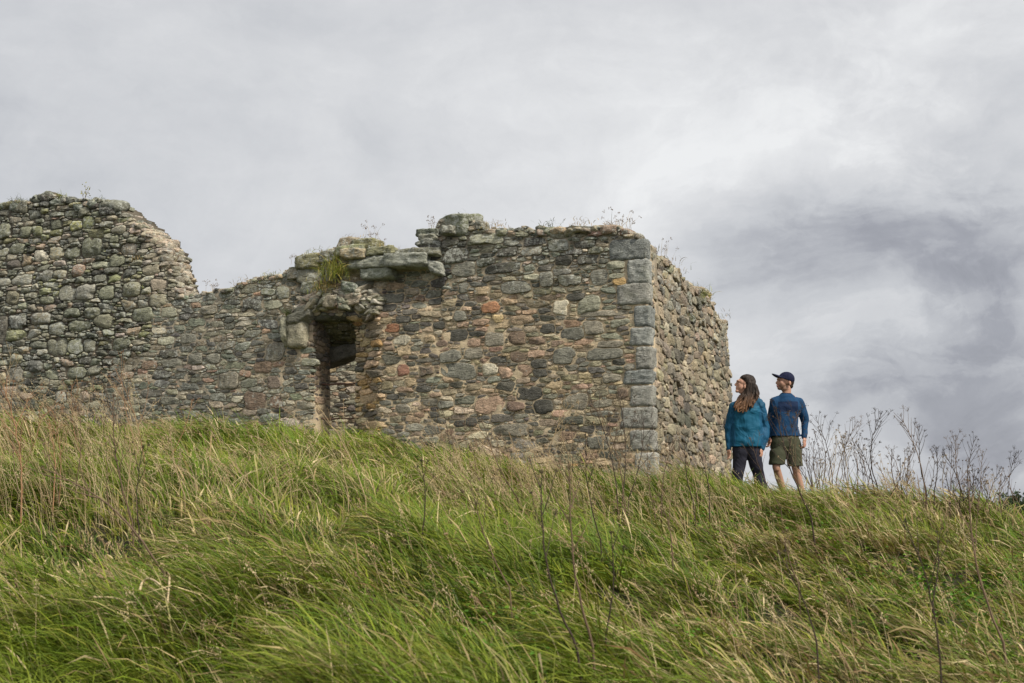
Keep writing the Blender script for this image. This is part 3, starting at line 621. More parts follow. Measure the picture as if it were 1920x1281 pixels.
# two rusted bars across the doorway
for py in (717, 783):
    a = world_on(EF, NF, *[np.array(float(q)) for q in F_uv(600, py)], np.array(-.30)); b_ = world_on(EF, NF, *[np.array(float(q)) for q in F_uv(676, py - 2)], np.array(-.30))
    a = a + EF * .22; m = MB(); n = 10; cs = [];
    for k in range(15):
        c = a + (b_ - a) * k / 14 + UP * .006 * math.sin(k * 1.3); an = np.linspace(0, 2 * math.pi, n, endpoint=False); rr = .013 + .002 * vnoise(np.array([[k * 1.7, py, 0]]))[0]
        cs.append(c + np.cos(an)[:, None] * UP * rr + np.sin(an)[:, None] * NF * rr)
    q = [(k * n + i, k * n + (i + 1) % n, (k + 1) * n + (i + 1) % n, (k + 1) * n + i) for k in range(14) for i in range(n)]
    m.add(np.concatenate(cs), quads=q, col=(.10, .055, .04)); m.build('iron_bar', M_IRON, ruin)
# loose rubble capping the wall tops across their thickness
def cap(name, tops, E, N, fn, pal, size, n, thick=.55, dz=-.02, skip=None):
    uv = np.array(to_uv(tops, fn)); us, vs = uv[:, 0], uv[:, 1]
    if us[0] > us[-1]: us, vs = us[::-1], vs[::-1]
    mm = MB(); tw = tow_f if fn is F_uv else tow_s
    for i in range(n):
        u = rng.uniform(us[0], us[-1]); d = rng.uniform(.02, thick - .05) if i % 3 else rng.uniform(.03, .12)
        v = float(np.interp(u, us, vs)); s_ = rng.uniform(*size); x, y = proj(world_on(E, N, np.array(u), np.array(v), np.array(0.0)))
        if skip and skip(x): continue
        c = tw(np.array(u), np.array(v), np.array(-d)) + UP * (dz + rng.uniform(-.03, .01) - s_ * .12)
        an = rng.normal(0, .5); e1 = E * math.cos(an) + N * math.sin(an); e2 = np.cross(UP, e1)
        rock(mm, c, [e1 * s_ * rng.uniform(.8, 1.4), e2 * s_ * rng.uniform(.6, 1.1), UP * s_ * rng.uniform(.3, .6) + e1 * rng.normal(0, .1) * s_], rng.uniform(5, 9), .07, pick(pal, rng), .6, 3, strat=.08, cuts=9)
    mm.build(name, M_ST, ruin)
cap('wall_cap', TOP_B[:12], EF, NF, F_uv, PAL_B, (.07, .13), 130)
cap('wall_cap', TOP_B[11:], EF, NF, F_uv, [((.30, .27, .23), 2), ((.2, .195, .17), 2)], (.05, .12), 300, dz=-.03)
PC = [((.20, .20, .165), 2), ((.24, .21, .17), 2), ((.13, .13, .11), 2), ((.32, .26, .2), .5)]
cap('wall_cap', TOP_M[2:10], EF, NF, F_uv, PC, (.05, .10), 70)
cap('wall_cap', TOP_M[10:18], EF, NF, F_uv, PC, (.05, .10), 60, dz=-.05)
cap('wall_cap', TOP_M[23:30], EF, NF, F_uv, PC, (.05, .11), 110, dz=-.03)
cap('wall_cap', TOP_S[2:9], ES, NS, S_uv, [((.30, .26, .21), 2), ((.2, .19, .16), 2)], (.06, .12), 90)
for x0, y0, x1, y1, c in [(1158, 429, 1186, 443, (.24, .155, .115)), (1140, 428, 1158, 442, (.22, .16, .12)), (1188, 437, 1202, 450, (.2, .17, .13)), (0, 378, 14, 398, GB), (58, 366, 72, 382, GB), (70, 360, 98, 378, (.13, .14, .11)), (118, 368, 136, 384, (.12, .125, .11)), (133, 375, 162, 398, GB), (163, 374, 186, 392, GB), (186, 376, 231, 402, (.19, .19, .15)), (17, 380, 42, 397, GB), (92, 370, 118, 386, GB)]:
    m = MB(); prock(m, x0, y0, x1, y1, .06, .3, p=3, amp=.13, col=c, lvl=3, strat=0); m.build('cap_stone', M_ST, ruin)
# ------------------------------------------------------------------ grass
GP = [((.090, .162, .006), 3.0), ((.056, .115, .006), 3.6), ((.018, .044, .006), 3.8), ((.175, .215, .012), 1.9), ((.27, .24, .04), 1.0)]
def front_dist(x, y): return (x - C0[0]) * NF[0] + (y - C0[1]) * NF[1]
def blades(n, seed, straw=.17):
    r = np.random.default_rng(seed)
    # roots: visible wedge, denser towards the camera
    Y = r.uniform(0, 1, n * 3) ** .8 * 17.5 + 3.6; X = r.uniform(-1, 1, n * 3) * (.43 * Y + 1.3)
    # tussocks
    ncl = 6500; cY = r.uniform(0, 1, ncl) ** .8 * 17.5 + 3.6; cX = r.uniform(-1, 1, ncl) * (.43 * cY + 1.4)
    k = r.integers(0, ncl, n * 3); use = r.uniform(0, 1, n * 3) < .82
    rad = np.abs(r.normal(0, .085, n * 3)); an = r.uniform(0, 2 * math.pi, n * 3)
    X = np.where(use, cX[k] + rad * np.cos(an), X); Y = np.where(use, cY[k] + rad * np.sin(an), Y)
    ds = (X - C0[0]) * NS[0] + (Y - C0[1]) * NS[1]
    ok = ((front_dist(X, Y) > .05) | (ds > .12)) & (Y > 3.4) & (Y < 21)
    pen = (X > 3.0 - .1) & (Y > 16.6) & (r.uniform(0, 1, len(X)) < .85)       # thinner and trodden where the walkers stand
    ok &= ~pen
    X, Y, an, use, k = X[ok][:n], Y[ok][:n], an[ok][:n], use[ok][:n], k[ok][:n]; n = len(X); Z = H(X, Y)
    px, py = proj(np.stack([X, Y, Z], -1))
    crand = r.uniform(0, 1, ncl)[k]; crand2 = r.uniform(0, 1, ncl)[k]
    big = n2(X * .55, Y * .55, 11); mid = n2(X * 1.7, Y * 1.7, 12); dryf = n2(X * .8, Y * .8, 13)
    wall_near = np.exp(-np.maximum(front_dist(X, Y), 0) / 1.2) * (X < 1.9)
    L = (.36 + .13 * big + .08 * mid) * r.uniform(.6, 1.35, n) * (1 + .22 * (crand - .5)); L *= (.68 + .6 * ss(mid, -.5, .6)); L = np.clip(L, .12, .8)
    rightside = ss(px, 1250, 1500); L *= 1 - .22 * rightside
    wind = math.pi + .9 * n2(X * .5, Y * .5, 21) + .5 * n2(X * 1.6, Y * 1.6, 22) - .35
    az = wind + r.normal(0, .55, n); vx, vy = np.cos(az), np.sin(az)
    rx, ry = np.cos(an) * use, np.sin(an) * use; vx, vy = vx + .55 * rx, vy + .55 * ry; nn = np.hypot(vx, vy) + 1e-6; vx, vy = vx / nn, vy / nn
    a0 = np.abs(r.normal(.35, .22, n)); a1 = np.clip(r.normal(1.75, .45, n) + .25 * mid, .5, 2.7)
    lod = np.clip(Y / 9, .8, 2.0); w = r.uniform(.0024, .0052, n) * (.75 + .45 * lod)
    # colours
    isst = r.uniform(0, 1, n) < np.clip(straw + .22 * dryf + .14 * rightside + .10 * ss(-px, -300, 0) * (py < 1000) + .25 * (crand > .93), .03, .8)
    gi = r.choice(len(GP), n, p=np.array([g[1] for g in GP]) / sum(g[1] for g in GP)); col = np.array([g[0] for g in GP])[gi]
    ck = np.array([g[0] for g in GP])[(crand2 * .999 * len(GP)).astype(int)]; col = .45 * col + .55 * ck
    lush = ss(mid + big, -.2, .9)[:, None]; col = col * (1 - .25 * lush) + np.array([.07, .17, .012]) * .25 * lush
    yel = (ss(py, 860, 760) + ss(big, .1, .8))[:, None] * .3; col = col * (1 - yel) + np.array([.19, .22, .02]) * yel
    col *= r.uniform(.75, 1.3, n)[:, None]
    sc = np.array([(.36, .28, .13), (.47, .38, .21), (.26, .19, .09), (.29, .26, .10)])[r.integers(0, 4, n)] * r.uniform(.7, 1.25, n)[:, None]
    brown = (r.uniform(0, 1, n) < .22 * rightside + .05)[:, None]; sc = np.where(brown, sc * np.array([.55, .45, .4]), sc)
    col = np.where(isst[:, None], sc, col)
    T = 5; pos_ = np.stack([X, Y, Z - .02], -1); pts = [pos_.copy()]; a_prev = a0
    for i in range(1, T):
        t = (i - .5) / (T - 1); al = a0 + (a1 - a0) * t ** 1.15; st = np.sin(al) * L / (T - 1)
        pos_ = pos_ + np.stack([vx * st, vy * st, np.cos(al) * L / (T - 1)], -1); pts.append(pos_.copy())
    tw = r.normal(0, .7, n); wx, wy, wz = -vy * np.cos(tw), vx * np.cos(tw), np.sin(tw) * .8
    Wd = np.stack([wx, wy, wz], -1) * w[:, None]
    prof = [.8, 1.0, .9, .62]; head = isst & (r.uniform(0, 1, n) < .30)
    V_ = np.empty((n, 9, 3), np.float32); C_ = np.empty((n, 9, 4), np.float32)
    for i in range(4):
        f = np.where(head, [.35, .35, .5, 1.5][i], prof[i])[:, None]; V_[:, 2 * i] = pts[i] - Wd * f; V_[:, 2 * i + 1] = pts[i] + Wd * f
    V_[:, 8] = pts[4]
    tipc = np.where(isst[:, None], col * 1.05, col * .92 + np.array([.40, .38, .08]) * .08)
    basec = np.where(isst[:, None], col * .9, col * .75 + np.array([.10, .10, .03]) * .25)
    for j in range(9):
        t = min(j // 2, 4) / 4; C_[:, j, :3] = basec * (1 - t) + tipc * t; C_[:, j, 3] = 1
    base = np.arange(n)[:, None] * 9
    q = (base[:, None] + np.array([[0, 1, 3, 2], [2, 3, 5, 4], [4, 5, 7, 6]])[None]).reshape(-1, 4); t = base + np.array([6, 7, 8])
    b = MB(); b.v = [V_.reshape(-1, 3)]; b.c = [C_.reshape(-1, 4)]; b.q = [q]; b.t = [t]; b.n = n * 9
    return b
GN = 330000
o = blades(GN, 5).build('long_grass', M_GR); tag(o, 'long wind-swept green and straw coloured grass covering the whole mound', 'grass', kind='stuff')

# ------------------------------------------------------------------ people
def seg(p0, p1, r0, r1, n=14, k=4):
    """tapered capsule, one closed skin"""
    p0, p1 = np.array(p0, float), np.array(p1, float); d = p1 - p0; L = np.linalg.norm(d) + 1e-9; d = d / L
    t = np.array([1, 0, 0.]) if abs(d[0]) < .8 else np.array([0, 1., 0]); e1 = np.cross(d, t); e1 /= np.linalg.norm(e1); e2 = np.cross(d, e1)
    an = np.linspace(0, 2 * math.pi, n, endpoint=False); ringv = np.cos(an)[:, None] * e1 + np.sin(an)[:, None] * e2; V_ = [[p0 - d * r0]]
    for j in range(1, k + 1): f = j / k * math.pi / 2; V_.append(p0 - d * r0 * math.cos(f) + ringv * r0 * math.sin(f))
    for j in range(k, 0, -1): f = j / k * math.pi / 2; V_.append(p1 + d * r1 * math.cos(f) + ringv * r1 * math.sin(f))
    V_.append([p1 + d * r1]); return _stack(V_, n)
def _stack(V_, n):
    rows = len(V_) - 2; v = np.concatenate(V_); fs = [(0, 1 + (i + 1) % n, 1 + i) for i in range(n)]
    for r_ in range(rows - 1):
        for i in range(n): a = 1 + r_ * n + i; b = 1 + r_ * n + (i + 1) % n; fs += [(a, b, b + n), (a, b + n, a + n)]
    e = len(v) - 1; fs += [(1 + (rows - 1) * n + i, 1 + (rows - 1) * n + (i + 1) % n, e) for i in range(n)]
    return v, np.array(fs)
def ell(c, r, rot=None, n=18, k=12):
    an = np.linspace(0, 2 * math.pi, n, endpoint=False); V_ = [[[0, 0, -1.]]]
    for j in range(1, k): f = j / k * math.pi; V_.append(np.stack([np.cos(an) * math.sin(f), np.sin(an) * math.sin(f), np.full(n, -math.cos(f))], -1))
    V_.append([[0, 0, 1.]]); v, f = _stack(V_, n); v = v * np.array(r)
    if rot is not None: v = v @ np.array(Matrix.Rotation(rot[1], 3, rot[0])).T
    return v + np.array(c), f
def loft(rows, n=24, e=2.3):
    """rows = (x, y, z, rx, ry): closed body of superelliptic sections"""
    an = np.linspace(0, 2 * math.pi, n, endpoint=False); ca, sa = np.cos(an), np.sin(an); cx = np.sign(ca) * np.abs(ca) ** (2 / e); sy = np.sign(sa) * np.abs(sa) ** (2 / e)
    V_ = [[[rows[0][0], rows[0][1], rows[0][2]]]] + [np.stack([x + cx * rx, y + sy * ry, np.full(n, z)], -1) for x, y, z, rx, ry in rows] + [[[rows[-1][0], rows[-1][1], rows[-1][2]]]]
    return _stack(V_, n)
def fuse(name, shapes, voxel, smooth, mat_, parent, colf, wr=0.0, seed=0, ws=(7, 7, 9)):
    mb = MB()
    for v, f in shapes: mb.add(v, tris=f)
    me = bpy.data.meshes.new('t'); me.from_pydata([tuple(q) for q in np.concatenate(mb.v)], [], [tuple(q) for q in np.concatenate(mb.t).tolist()])
    o = bpy.data.objects.new('t', me); COL.objects.link(o)
    md = o.modifiers.new('r', 'REMESH'); md.mode = 'VOXEL'; md.voxel_size = voxel
    if smooth: ms = o.modifiers.new('s', 'SMOOTH'); ms.factor = .5; ms.iterations = smooth
    dg = bpy.context.evaluated_depsgraph_get(); m2 = bpy.data.meshes.new_from_object(o.evaluated_get(dg)); n = len(m2.vertices)
    co = np.empty(n * 3); m2.vertices.foreach_get('co', co); co = co.reshape(-1, 3); no = np.empty(n * 3); m2.vertices.foreach_get('normal', no); no = no.reshape(-1, 3)
    bpy.data.objects.remove(o); c = np.empty((n, 4)); c[:, 3] = 1; c[:, :3] = colf(co, no)
    if wr: co = co + no * (fbm(co * np.array(ws) + seed, 2, 3) * wr)[:, None]
    m2.vertices.foreach_set('co', co.ravel()); at = m2.attributes.new('Col', 'FLOAT_COLOR', 'POINT'); at.data.foreach_set('color', c.astype(np.float32).ravel())
    m2.polygons.foreach_set('use_smooth', np.ones(len(m2.polygons), bool)); m2.materials.clear(); m2.materials.append(mat_); m2.name = name
    r_ = bpy.data.objects.new(name, m2); COL.objects.link(r_); r_.parent = parent; return r_
def hand(w, d, side, curl=.9, s=1.0):
    """hanging hand: w wrist, d pointing direction, side = direction the thumb faces"""
    w, d, side = np.array(w, float), np.array(d, float), np.array(side, float); d /= np.linalg.norm(d); side = side - d * (side @ d); side /= np.linalg.norm(side); nrm = np.cross(d, side)
    S_ = [seg(w, w + d * .03 * s, .024 * s, .026 * s)]
    for k in range(4):
        b = w + d * .04 * s + side * (.024 - .016 * k) * s; e_ = w + d * .088 * s + side * (.028 - .019 * k) * s; S_.append(seg(b - d * .02, e_, .014 * s, .0105 * s))
        L = [.034, .039, .036, .028][k] * s; d1 = d * math.cos(.35 * curl) + nrm * math.sin(.35 * curl); d2 = d * math.cos(1.1 * curl) + nrm * math.sin(1.1 * curl); d3 = d * math.cos(1.8 * curl) + nrm * math.sin(1.8 * curl)
        p1 = e_ + d1 * L; p2 = p1 + d2 * L * .7; p3 = p2 + d3 * L * .5; S_ += [seg(e_, p1, .0098 * s, .009 * s), seg(p1, p2, .009 * s, .0082 * s), seg(p2, p3, .0082 * s, .0072 * s)]
    t0 = w + d * .022 * s + side * .022 * s; t1 = t0 + (d * .7 + side * .6) * .038 * s; t2 = t1 + (d * .95 + side * .05 + nrm * .25) * .030 * s
    return S_ + [seg(t0, t1, .015 * s, .012 * s), seg(t1, t2, .012 * s, .009 * s)]
const = lambda c: (lambda p, n: np.tile(np.array(c, float), (len(p), 1)))

def place_person(name, px, Y, zgr, label):
    x = (px - CX) / F * Y / 1.0; q = P(px, 850, Y); e = empty(name, (q[0], Y, zgr), label, 'person', 'two walkers looking up at the ruin'); return e
# --- man
K = 712.0
def A(zx, zy, y=0.0): return ((zx - 800) / K, y, (1406 - zy) / K)
man = place_person('person', 1476.1, 17.3, 0.0, 'man in navy cap, blue top and olive shorts standing right of the long haired woman')
SK = (.38, .21, .145)
body = [ell(A(812, 188, -.005), (.098, .076, .100)), ell(A(772, 232, -.006), (.068, .058, .080)), ell(A(745, 270, -.006), (.034, .036, .026)), seg(A(734, 190, -.006), A(714, 220, -.006), .013, .014), seg(A(716, 226, -.006), A(732, 234, -.006), .011, .016), ell(A(733, 182, -.006), (.022, .05, .016)),
        ell(A(722, 246, -.006), (.014, .024, .009)), ell(A(724, 256, -.006), (.013, .022, .008)), seg(A(790, 275, -.01), A(812, 275, -.01), .05, .05), seg(A(815, 265, 0), A(808, 345, .005), .056, .062), ell(A(832, 228, -.078), (.019, .011, .032)), ell(A(832, 228, .072), (.019, .011, .032)),
        ell(A(760, 222, -.046), (.03, .02, .03)),
        ell(A(815, 450), (.17, .10, .19)), ell(A(795, 600), (.14, .095, .18)), ell(A(783, 745), (.155, .10, .14)), seg(A(725, 400), A(905, 400), .045, .045)]
shR, elR, wrR = A(925, 408, 0), A(984, 585, .03), A(962, 752, -.05)
shL, elL, wrL = A(698, 408, 0), A(650, 590, .05), A(636, 745, .01)
for a, b_, c in ((shR, elR, wrR), (shL, elL, wrL)): body += [seg(a, b_, .056, .042), seg(b_, c, .041, .026)]
body += hand(wrR, (-.05, -.25, -1), (-.6, -1, 0)) + hand(wrL, (-.12, -.2, -1), (.3, -1, 0))
def leg(hip, knee, ank, toe):
    kx = np.array(knee); ax_ = np.array(ank); calf = kx * .72 + ax_ * .28 + np.array([0, .022, 0])
    return [seg(hip, knee, .076, .053), seg(kx + [0, -.006, 0], kx + [0, -.006, -.02], .050, .048), seg(kx, calf, .050, .053), seg(calf, ank, .053, .036), seg(kx, ank, .045, .034), seg(ank, toe, .04, .03)]
hL, kL, aL = A(705, 800), A(682, 1030, -.06), A(790, 1345, .08); hR, kR, aR = A(862, 800), A(876, 1045, -.01), A(955, 1345, .0)
body += leg(hL, kL, aL, (aL[0] - .06, aL[1] - .15, .03)) + leg(hR, kR, aR, (aR[0] - .03, aR[1] - .16, .03))
def col_man(p, n):
    c = np.tile(np.array(SK), (len(p), 1)); hx = p[:, 0]; hz = p[:, 2]; fx = (1406 - 300) / K
    k = (.72 * ss(-hz, -(1406 - 232) / K - .012, -(1406 - 240) / K + .012) * ss(hz, (1406 - 306) / K, (1406 - 290) / K) * ss(-hx, -(825 - 800) / K, -(800 - 800) / K))[:, None]; c = c * (1 - k) + np.array([.13, .075, .045]) * k
    lip = (np.abs(hz - (1406 - 250) / K) < .011) & (hx < -.095); c[lip] = (.40, .17, .14)
    c[(hz < 1.3)] *= .92; hand_ = (hz < .95) & (hz > .6); c[hand_] = np.array([.42, .22, .16])
    return c
fuse('body', body, .0055, 3, M_SKIN, man, col_man)
sh = [loft([(*A(785, 735)[:1], 0, A(0, 735)[2], .205, .128), (A(785, 700)[0], 0, A(0, 700)[2], .200, .128), (A(786, 640)[0], 0, A(0, 640)[2], .176, .120), (A(795, 550)[0], 0, A(0, 550)[2], .172, .122), (A(815, 450)[0], 0, A(0, 450)[2], .193, .125), (A(813, 400)[0], 0, A(0, 400)[2], .172, .108), (A(812, 365)[0], 0, A(0, 365)[2], .122, .092),
      (A(812, 345)[0], 0, A(0, 345)[2], .105, .085), (A(810, 325)[0], .005, A(0, 325)[2], .082, .072), (A(808, 316)[0], .006, A(0, 316)[2], .070, .066)])]
sh += [seg(shR, elR, .071, .058), seg(elR, tuple(np.array(wrR) * .94 + np.array(elR) * .06), .056, .040), seg(shL, elL, .071, .058), seg(elL, tuple(np.array(wrL) * .94 + np.array(elL) * .06), .056, .040), seg(A(780, 372), A(702, 402), .05, .064), seg(A(842, 372), A(922, 402), .05, .064)]
def col_shirt(p, n):
    c = np.tile(np.array([.010, .042, .100]), (len(p), 1)); col = (p[:, 2] > (1406 - 327) / K); c[col] *= .5
    # dark chest panel printed across the front
    x, z = p[:, 0], p[:, 2]; ch = (n[:, 1] < -.15) & (x > -.12) & (x < .14) & (z < (1406 - 405) / K) & (z > (1406 - 505) / K); c[ch] = (.009, .020, .052); return c
fuse('sweater', sh, .007, 4, M_CLOTH, man, col_shirt, .013, 3)
st_ = [loft([(A(693, 1005)[0], -.03, A(0, 1005)[2], .106, .108), (A(702, 950)[0], -.02, A(0, 950)[2], .112, .115), (A(715, 870)[0], 0, A(0, 870)[2], .115, .125), (A(760, 830)[0], 0, A(0, 830)[2], .12, .125)]),
       loft([(A(876, 1022)[0], -.005, A(0, 1022)[2], .104, .108), (A(866, 950)[0], 0, A(0, 950)[2], .110, .115), (A(855, 870)[0], 0, A(0, 870)[2], .115, .125), (A(820, 830)[0], 0, A(0, 830)[2], .12, .125)]),
       loft([(A(786, 880)[0], 0, A(0, 880)[2], .19, .10), (A(786, 840)[0], 0, A(0, 840)[2], .21, .125), (A(783, 780)[0], 0, A(0, 780)[2], .200, .125), (A(783, 715)[0], 0, A(0, 715)[2], .175, .100)])]
fuse('shorts', st_, .008, 3, M_CLOTH, man, const((.052, .056, .034)), .010, 9)
cap_ = [ell(A(812, 182, 0), (.113, .094, .102)), loft([(A(835, 205)[0], .0, A(0, 215)[2], .088, .088), (A(822, 170)[0], 0, A(0, 175)[2], .10, .09)])]
v, f = ell((0, 0, 0), (.098, .078, .011)); v = v @ np.array(Matrix.Rotation(R(20), 3, 'Y')).T; v[:, 2] -= 0; v[:, 2] -= 1.6 * v[:, 1] ** 2 * 2
crown = []
V0 = cap_[0][0].copy(); V0[:, 2] = np.maximum(V0[:, 2], A(0, 186)[2] + (-V0[:, 0] - .02) * .42 * (V0[:, 0] < .5)); crown.append((V0, cap_[0][1])); V1 = v + np.array(A(735, 152, 0)); crown.append((V1, f))
fuse('cap', crown, .004, 2, M_CLOTH, man, const((.010, .012, .034)))
fuse('hair', [ell(A(842, 202, 0), (.062, .070, .082)), ell(A(850, 250, 0), (.035, .050, .035))], .006, 1, M_HAIR, man, const((.035, .022, .015)))
for x, y in ((aL[0], aL[1]), (aR[0], aR[1])): fuse('shoe', [loft([(x - .03, y - .05, .0, .045, .14), (x - .03, y - .05, .03, .05, .145), (x - .03, y - .03, .07, .045, .11), (x, y, .12, .045, .06)])], .007, 2, M_CLOTH, man, const((.12, .10, .08)))
m = MB(); v, f = ell(A(737, 200, -.052), (.006, .006, .006)); m.add(v, tris=f, col=(.03, .02, .02)); m.build('eye', M_SKIN).parent = man

# --- woman
KW = 719.0
def B(zx, zy, y=0.0): return ((zx - 420) / KW, y, (1335 - zy) / KW)
wom = place_person('person', 1320 + 420 / 5.125, 17.1, .065, 'woman with long brown hair in a teal jacket beside the end of the wall')
body = [ell(B(428, 200, 0), (.090, .072, .094)), ell(B(372, 235, 0), (.060, .052, .072)), ell(B(378, 188, 0), (.052, .058, .056)), ell(B(360, 215, 0), (.040, .048, .045)), ell(B(334, 276, 0), (.028, .03, .022)), seg(B(338, 188, 0), B(314, 214, 0), .012, .012), seg(B(316, 218, 0), B(334, 226, 0), .010, .014), ell(B(343, 178, 0), (.022, .045, .018)), ell(B(327, 243, 0), (.014, .02, .008)), ell(B(328, 255, 0), (.013, .019, .008)),
         ell(B(398, 240, -.070), (.014, .010, .026)), seg(B(400, 260, 0), B(412, 365, .01), .044, .05), seg(B(395, 270), B(370, 280), .040, .034), ell(B(425, 480), (.15, .10, .17)), ell(B(415, 640), (.125, .09, .16)), ell(B(412, 790), (.15, .105, .13)), seg(B(330, 410), B(530, 410), .048, .048)]
sR, eR, wR = B(545, 425, 0), B(598, 620, .03), B(548, 828, -.05)
sL, eL, wL = B(310, 430, .0), B(262, 620, .05), B(236, 838, .0)
for a, b_, c in ((sR, eR, wR), (sL, eL, wL)): body += [seg(a, b_, .048, .038), seg(b_, c, .037, .023)]
body += hand(wR, (-.1, -.3, -1), (-.6, -1, 0), s=.9) + hand(wL, (.05, -.3, -1), (.4, -1, 0), .6, .9)
hL, kL, aL = B(345, 830), B(318, 1050, -.03), B(290, 1290, .02); hR, kR, aR = B(478, 830), B(508, 1050, .0), B(570, 1290, .04)
body += leg(hL, kL, aL, (aL[0] - .04, aL[1] - .14, .03)) + leg(hR, kR, aR, (aR[0] - .03, aR[1] - .14, .03))
def col_w(p, n):
    c = np.tile(np.array([.42, .23, .16]), (len(p), 1)); lip = (np.abs(p[:, 2] - B(0, 249)[2]) < .011) & (p[:, 0] < -.135); c[lip] = (.42, .14, .13)
    brow = (np.abs(p[:, 2] - B(0, 176)[2]) < .006) & (p[:, 0] < -.095) & (np.abs(p[:, 1]) > .012); c[brow] = (.30, .17, .12); return c
fuse('body', body, .0055, 3, M_SKIN, wom, col_w)
m = MB(); v, f = ell(B(340, 202, -.040), (.005, .005, .004)); m.add(v, tris=f, col=(.03, .02, .02)); m.build('eye', M_SKIN).parent = wom
jk = [loft([(B(418, 812)[0], 0, B(0, 812)[2], .222, .145), (B(418, 760)[0], 0, B(0, 760)[2], .218, .145), (B(416, 680)[0], 0, B(0, 680)[2], .205, .14), (B(420, 590)[0], 0, B(0, 590)[2], .198, .135), (B(428, 480)[0], 0, B(0, 480)[2], .192, .135), (B(428, 420)[0], 0, B(0, 420)[2], .180, .11),
      (B(424, 380)[0], 0, B(0, 380)[2], .12, .09), (B(420, 345)[0], .0, B(0, 345)[2], .075, .075)])]
jk += [seg(sR, eR, .078, .070), seg(eR, tuple(np.array(wR) * .96 + np.array(eR) * .04), .068, .048), seg(sL, eL, .078, .066), seg(eL, tuple(np.array(wL) * .96 + np.array(eL) * .04), .064, .046), seg(B(335, 400), B(525, 400), .058, .060),
       ell(B(520, 372, .06), (.095, .07, .05)), ell(B(470, 352, .08), (.11, .06, .055))]
def col_j(p, n):
    c = np.tile(np.array([.005, .078, .140]), (len(p), 1)); x, z = p[:, 0], p[:, 2]
    sleeve = (x > B(530, 0)[0] - .0 + .02 * 0) | (x < B(292, 0)[0]); yoke = z > B(0, 430)[2] - .25 * np.abs(x) * 0; c[sleeve] = (.007, .064, .130); c[(z > B(0, 425)[2])] = (.007, .058, .110); return c
fuse('jacket', jk, .007, 4, M_SHELL, wom, col_j, .016, 21)
tr = [loft([(B(292, 1300)[0], .0, B(0, 1300)[2], .068, .075), (B(320, 1050)[0], -.02, B(0, 1050)[2], .082, .09), (B(345, 920)[0], 0, B(0, 920)[2], .10, .11), (B(365, 850)[0], 0, B(0, 850)[2], .12, .12)]),
      loft([(B(566, 1300)[0], .03, B(0, 1300)[2], .068, .075), (B(512, 1050)[0], 0, B(0, 1050)[2], .080, .09), (B(480, 920)[0], 0, B(0, 920)[2], .098, .11), (B(455, 850)[0], 0, B(0, 850)[2], .12, .12)]),
      loft([(B(412, 880)[0], 0, B(0, 880)[2], .17, .10), (B(412, 840)[0], 0, B(0, 840)[2], .195, .125), (B(412, 770)[0], 0, B(0, 770)[2], .18, .12)])]
fuse('trousers', tr, .008, 3, M_CLOTH, wom, const((.020, .020, .030)), .010, 31)
# hair: cap of the skull and long wavy locks falling in front of the shoulders
hr = [ell(B(447, 188, 0), (.098, .090, .102)), ell(B(415, 152, 0), (.074, .078, .050)), ell(B(432, 170, 0), (.088, .082, .080)), ell(B(470, 250, 0), (.070, .080, .10))]
def lock(pts, r0, r1):
    o_ = []; P_ = [np.array(B(*q)) for q in pts]
    for i in range(len(P_) - 1): a, b_ = i / (len(P_) - 1), (i + 1) / (len(P_) - 1); o_.append(seg(P_[i], P_[i + 1], r0 + (r1 - r0) * a, r0 + (r1 - r0) * b_, 10, 3))
    return o_
for i, (pts, r0, r1) in enumerate([([(440, 200, -.07), (420, 290, -.085), (385, 380, -.12), (372, 440, -.14), (362, 492, -.15)], .032, .008), ([(460, 210, -.07), (440, 300, -.09), (410, 380, -.125), (398, 440, -.15), (388, 482, -.15)], .034, .010),
      ([(420, 260, -.05), (370, 330, -.06), (330, 390, -.10), (305, 430, -.13), (292, 468, -.14)], .030, .010), ([(400, 300, -.03), (345, 340, -.05), (308, 400, -.10), (285, 440, -.12)], .028, .012), ([(410, 300, -.04), (350, 370, -.09), (320, 440, -.13), (325, 485, -.14)], .03, .009),
      ([(490, 230, -.04), (505, 300, -.05), (500, 350, -.08), (470, 390, -.13), (452, 440, -.15)], .045, .012), ([(480, 230, -.06), (475, 310, -.09), (445, 370, -.13), (430, 430, -.15)], .035, .012), ([(500, 240, .0), (520, 300, -.02), (512, 340, -.04), (488, 372, -.09)], .045, .018),
      ([(490, 240, .05), (500, 320, .05), (500, 380, .08), (480, 440, .12)], .06, .03)]): hr += lock(pts, r0, r1)
rh = np.random.default_rng(17)
for i in range(46):
    f = rh.uniform(); a0 = rh.uniform(-1.3, 1.0); sx, sy = 455 + 35 * math.cos(a0 * 1.2), rh.uniform(190, 300); yy = -.075 * math.cos(a0) if f < .75 else .05
    ex, ey = (rh.uniform(285, 400), rh.uniform(400, 500)) if f < .6 else (rh.uniform(430, 530), rh.uniform(340, 450)); wv_ = rh.normal(0, 9, 3)
    q0 = (sx, sy, yy); q4 = (ex, ey, -.145 + rh.normal(0, .012) if f < .75 else .06)
    mid_ = lambda t, k, y: (sx + (ex - sx) * t ** 1.3 + wv_[k], sy + (ey - sy) * t, y)
    hr += lock([q0, mid_(.3, 0, yy - .02), mid_(.55, 1, yy * .4 - .075 if f < .75 else .06), mid_(.8, 2, -.13 if f < .75 else .06), q4], rh.uniform(.009, .018), .004)
def col_h(p, n):
    t = ss(-p[:, 2], -B(0, 270)[2], -B(0, 470)[2])[:, None]; st = fbm(p * np.array([60, 60, 6]), 2, 8)[:, None] * .25 + 1
    return (np.array([.025, .016, .012]) * (1 - t) + np.array([.13, .066, .032]) * t) * np.clip(1 + (st - 1) * 2.2, .35, 2.2)
fuse('hair', hr, .005, 2, M_HAIR, wom, col_h, .005, 41, (40, 40, 7))
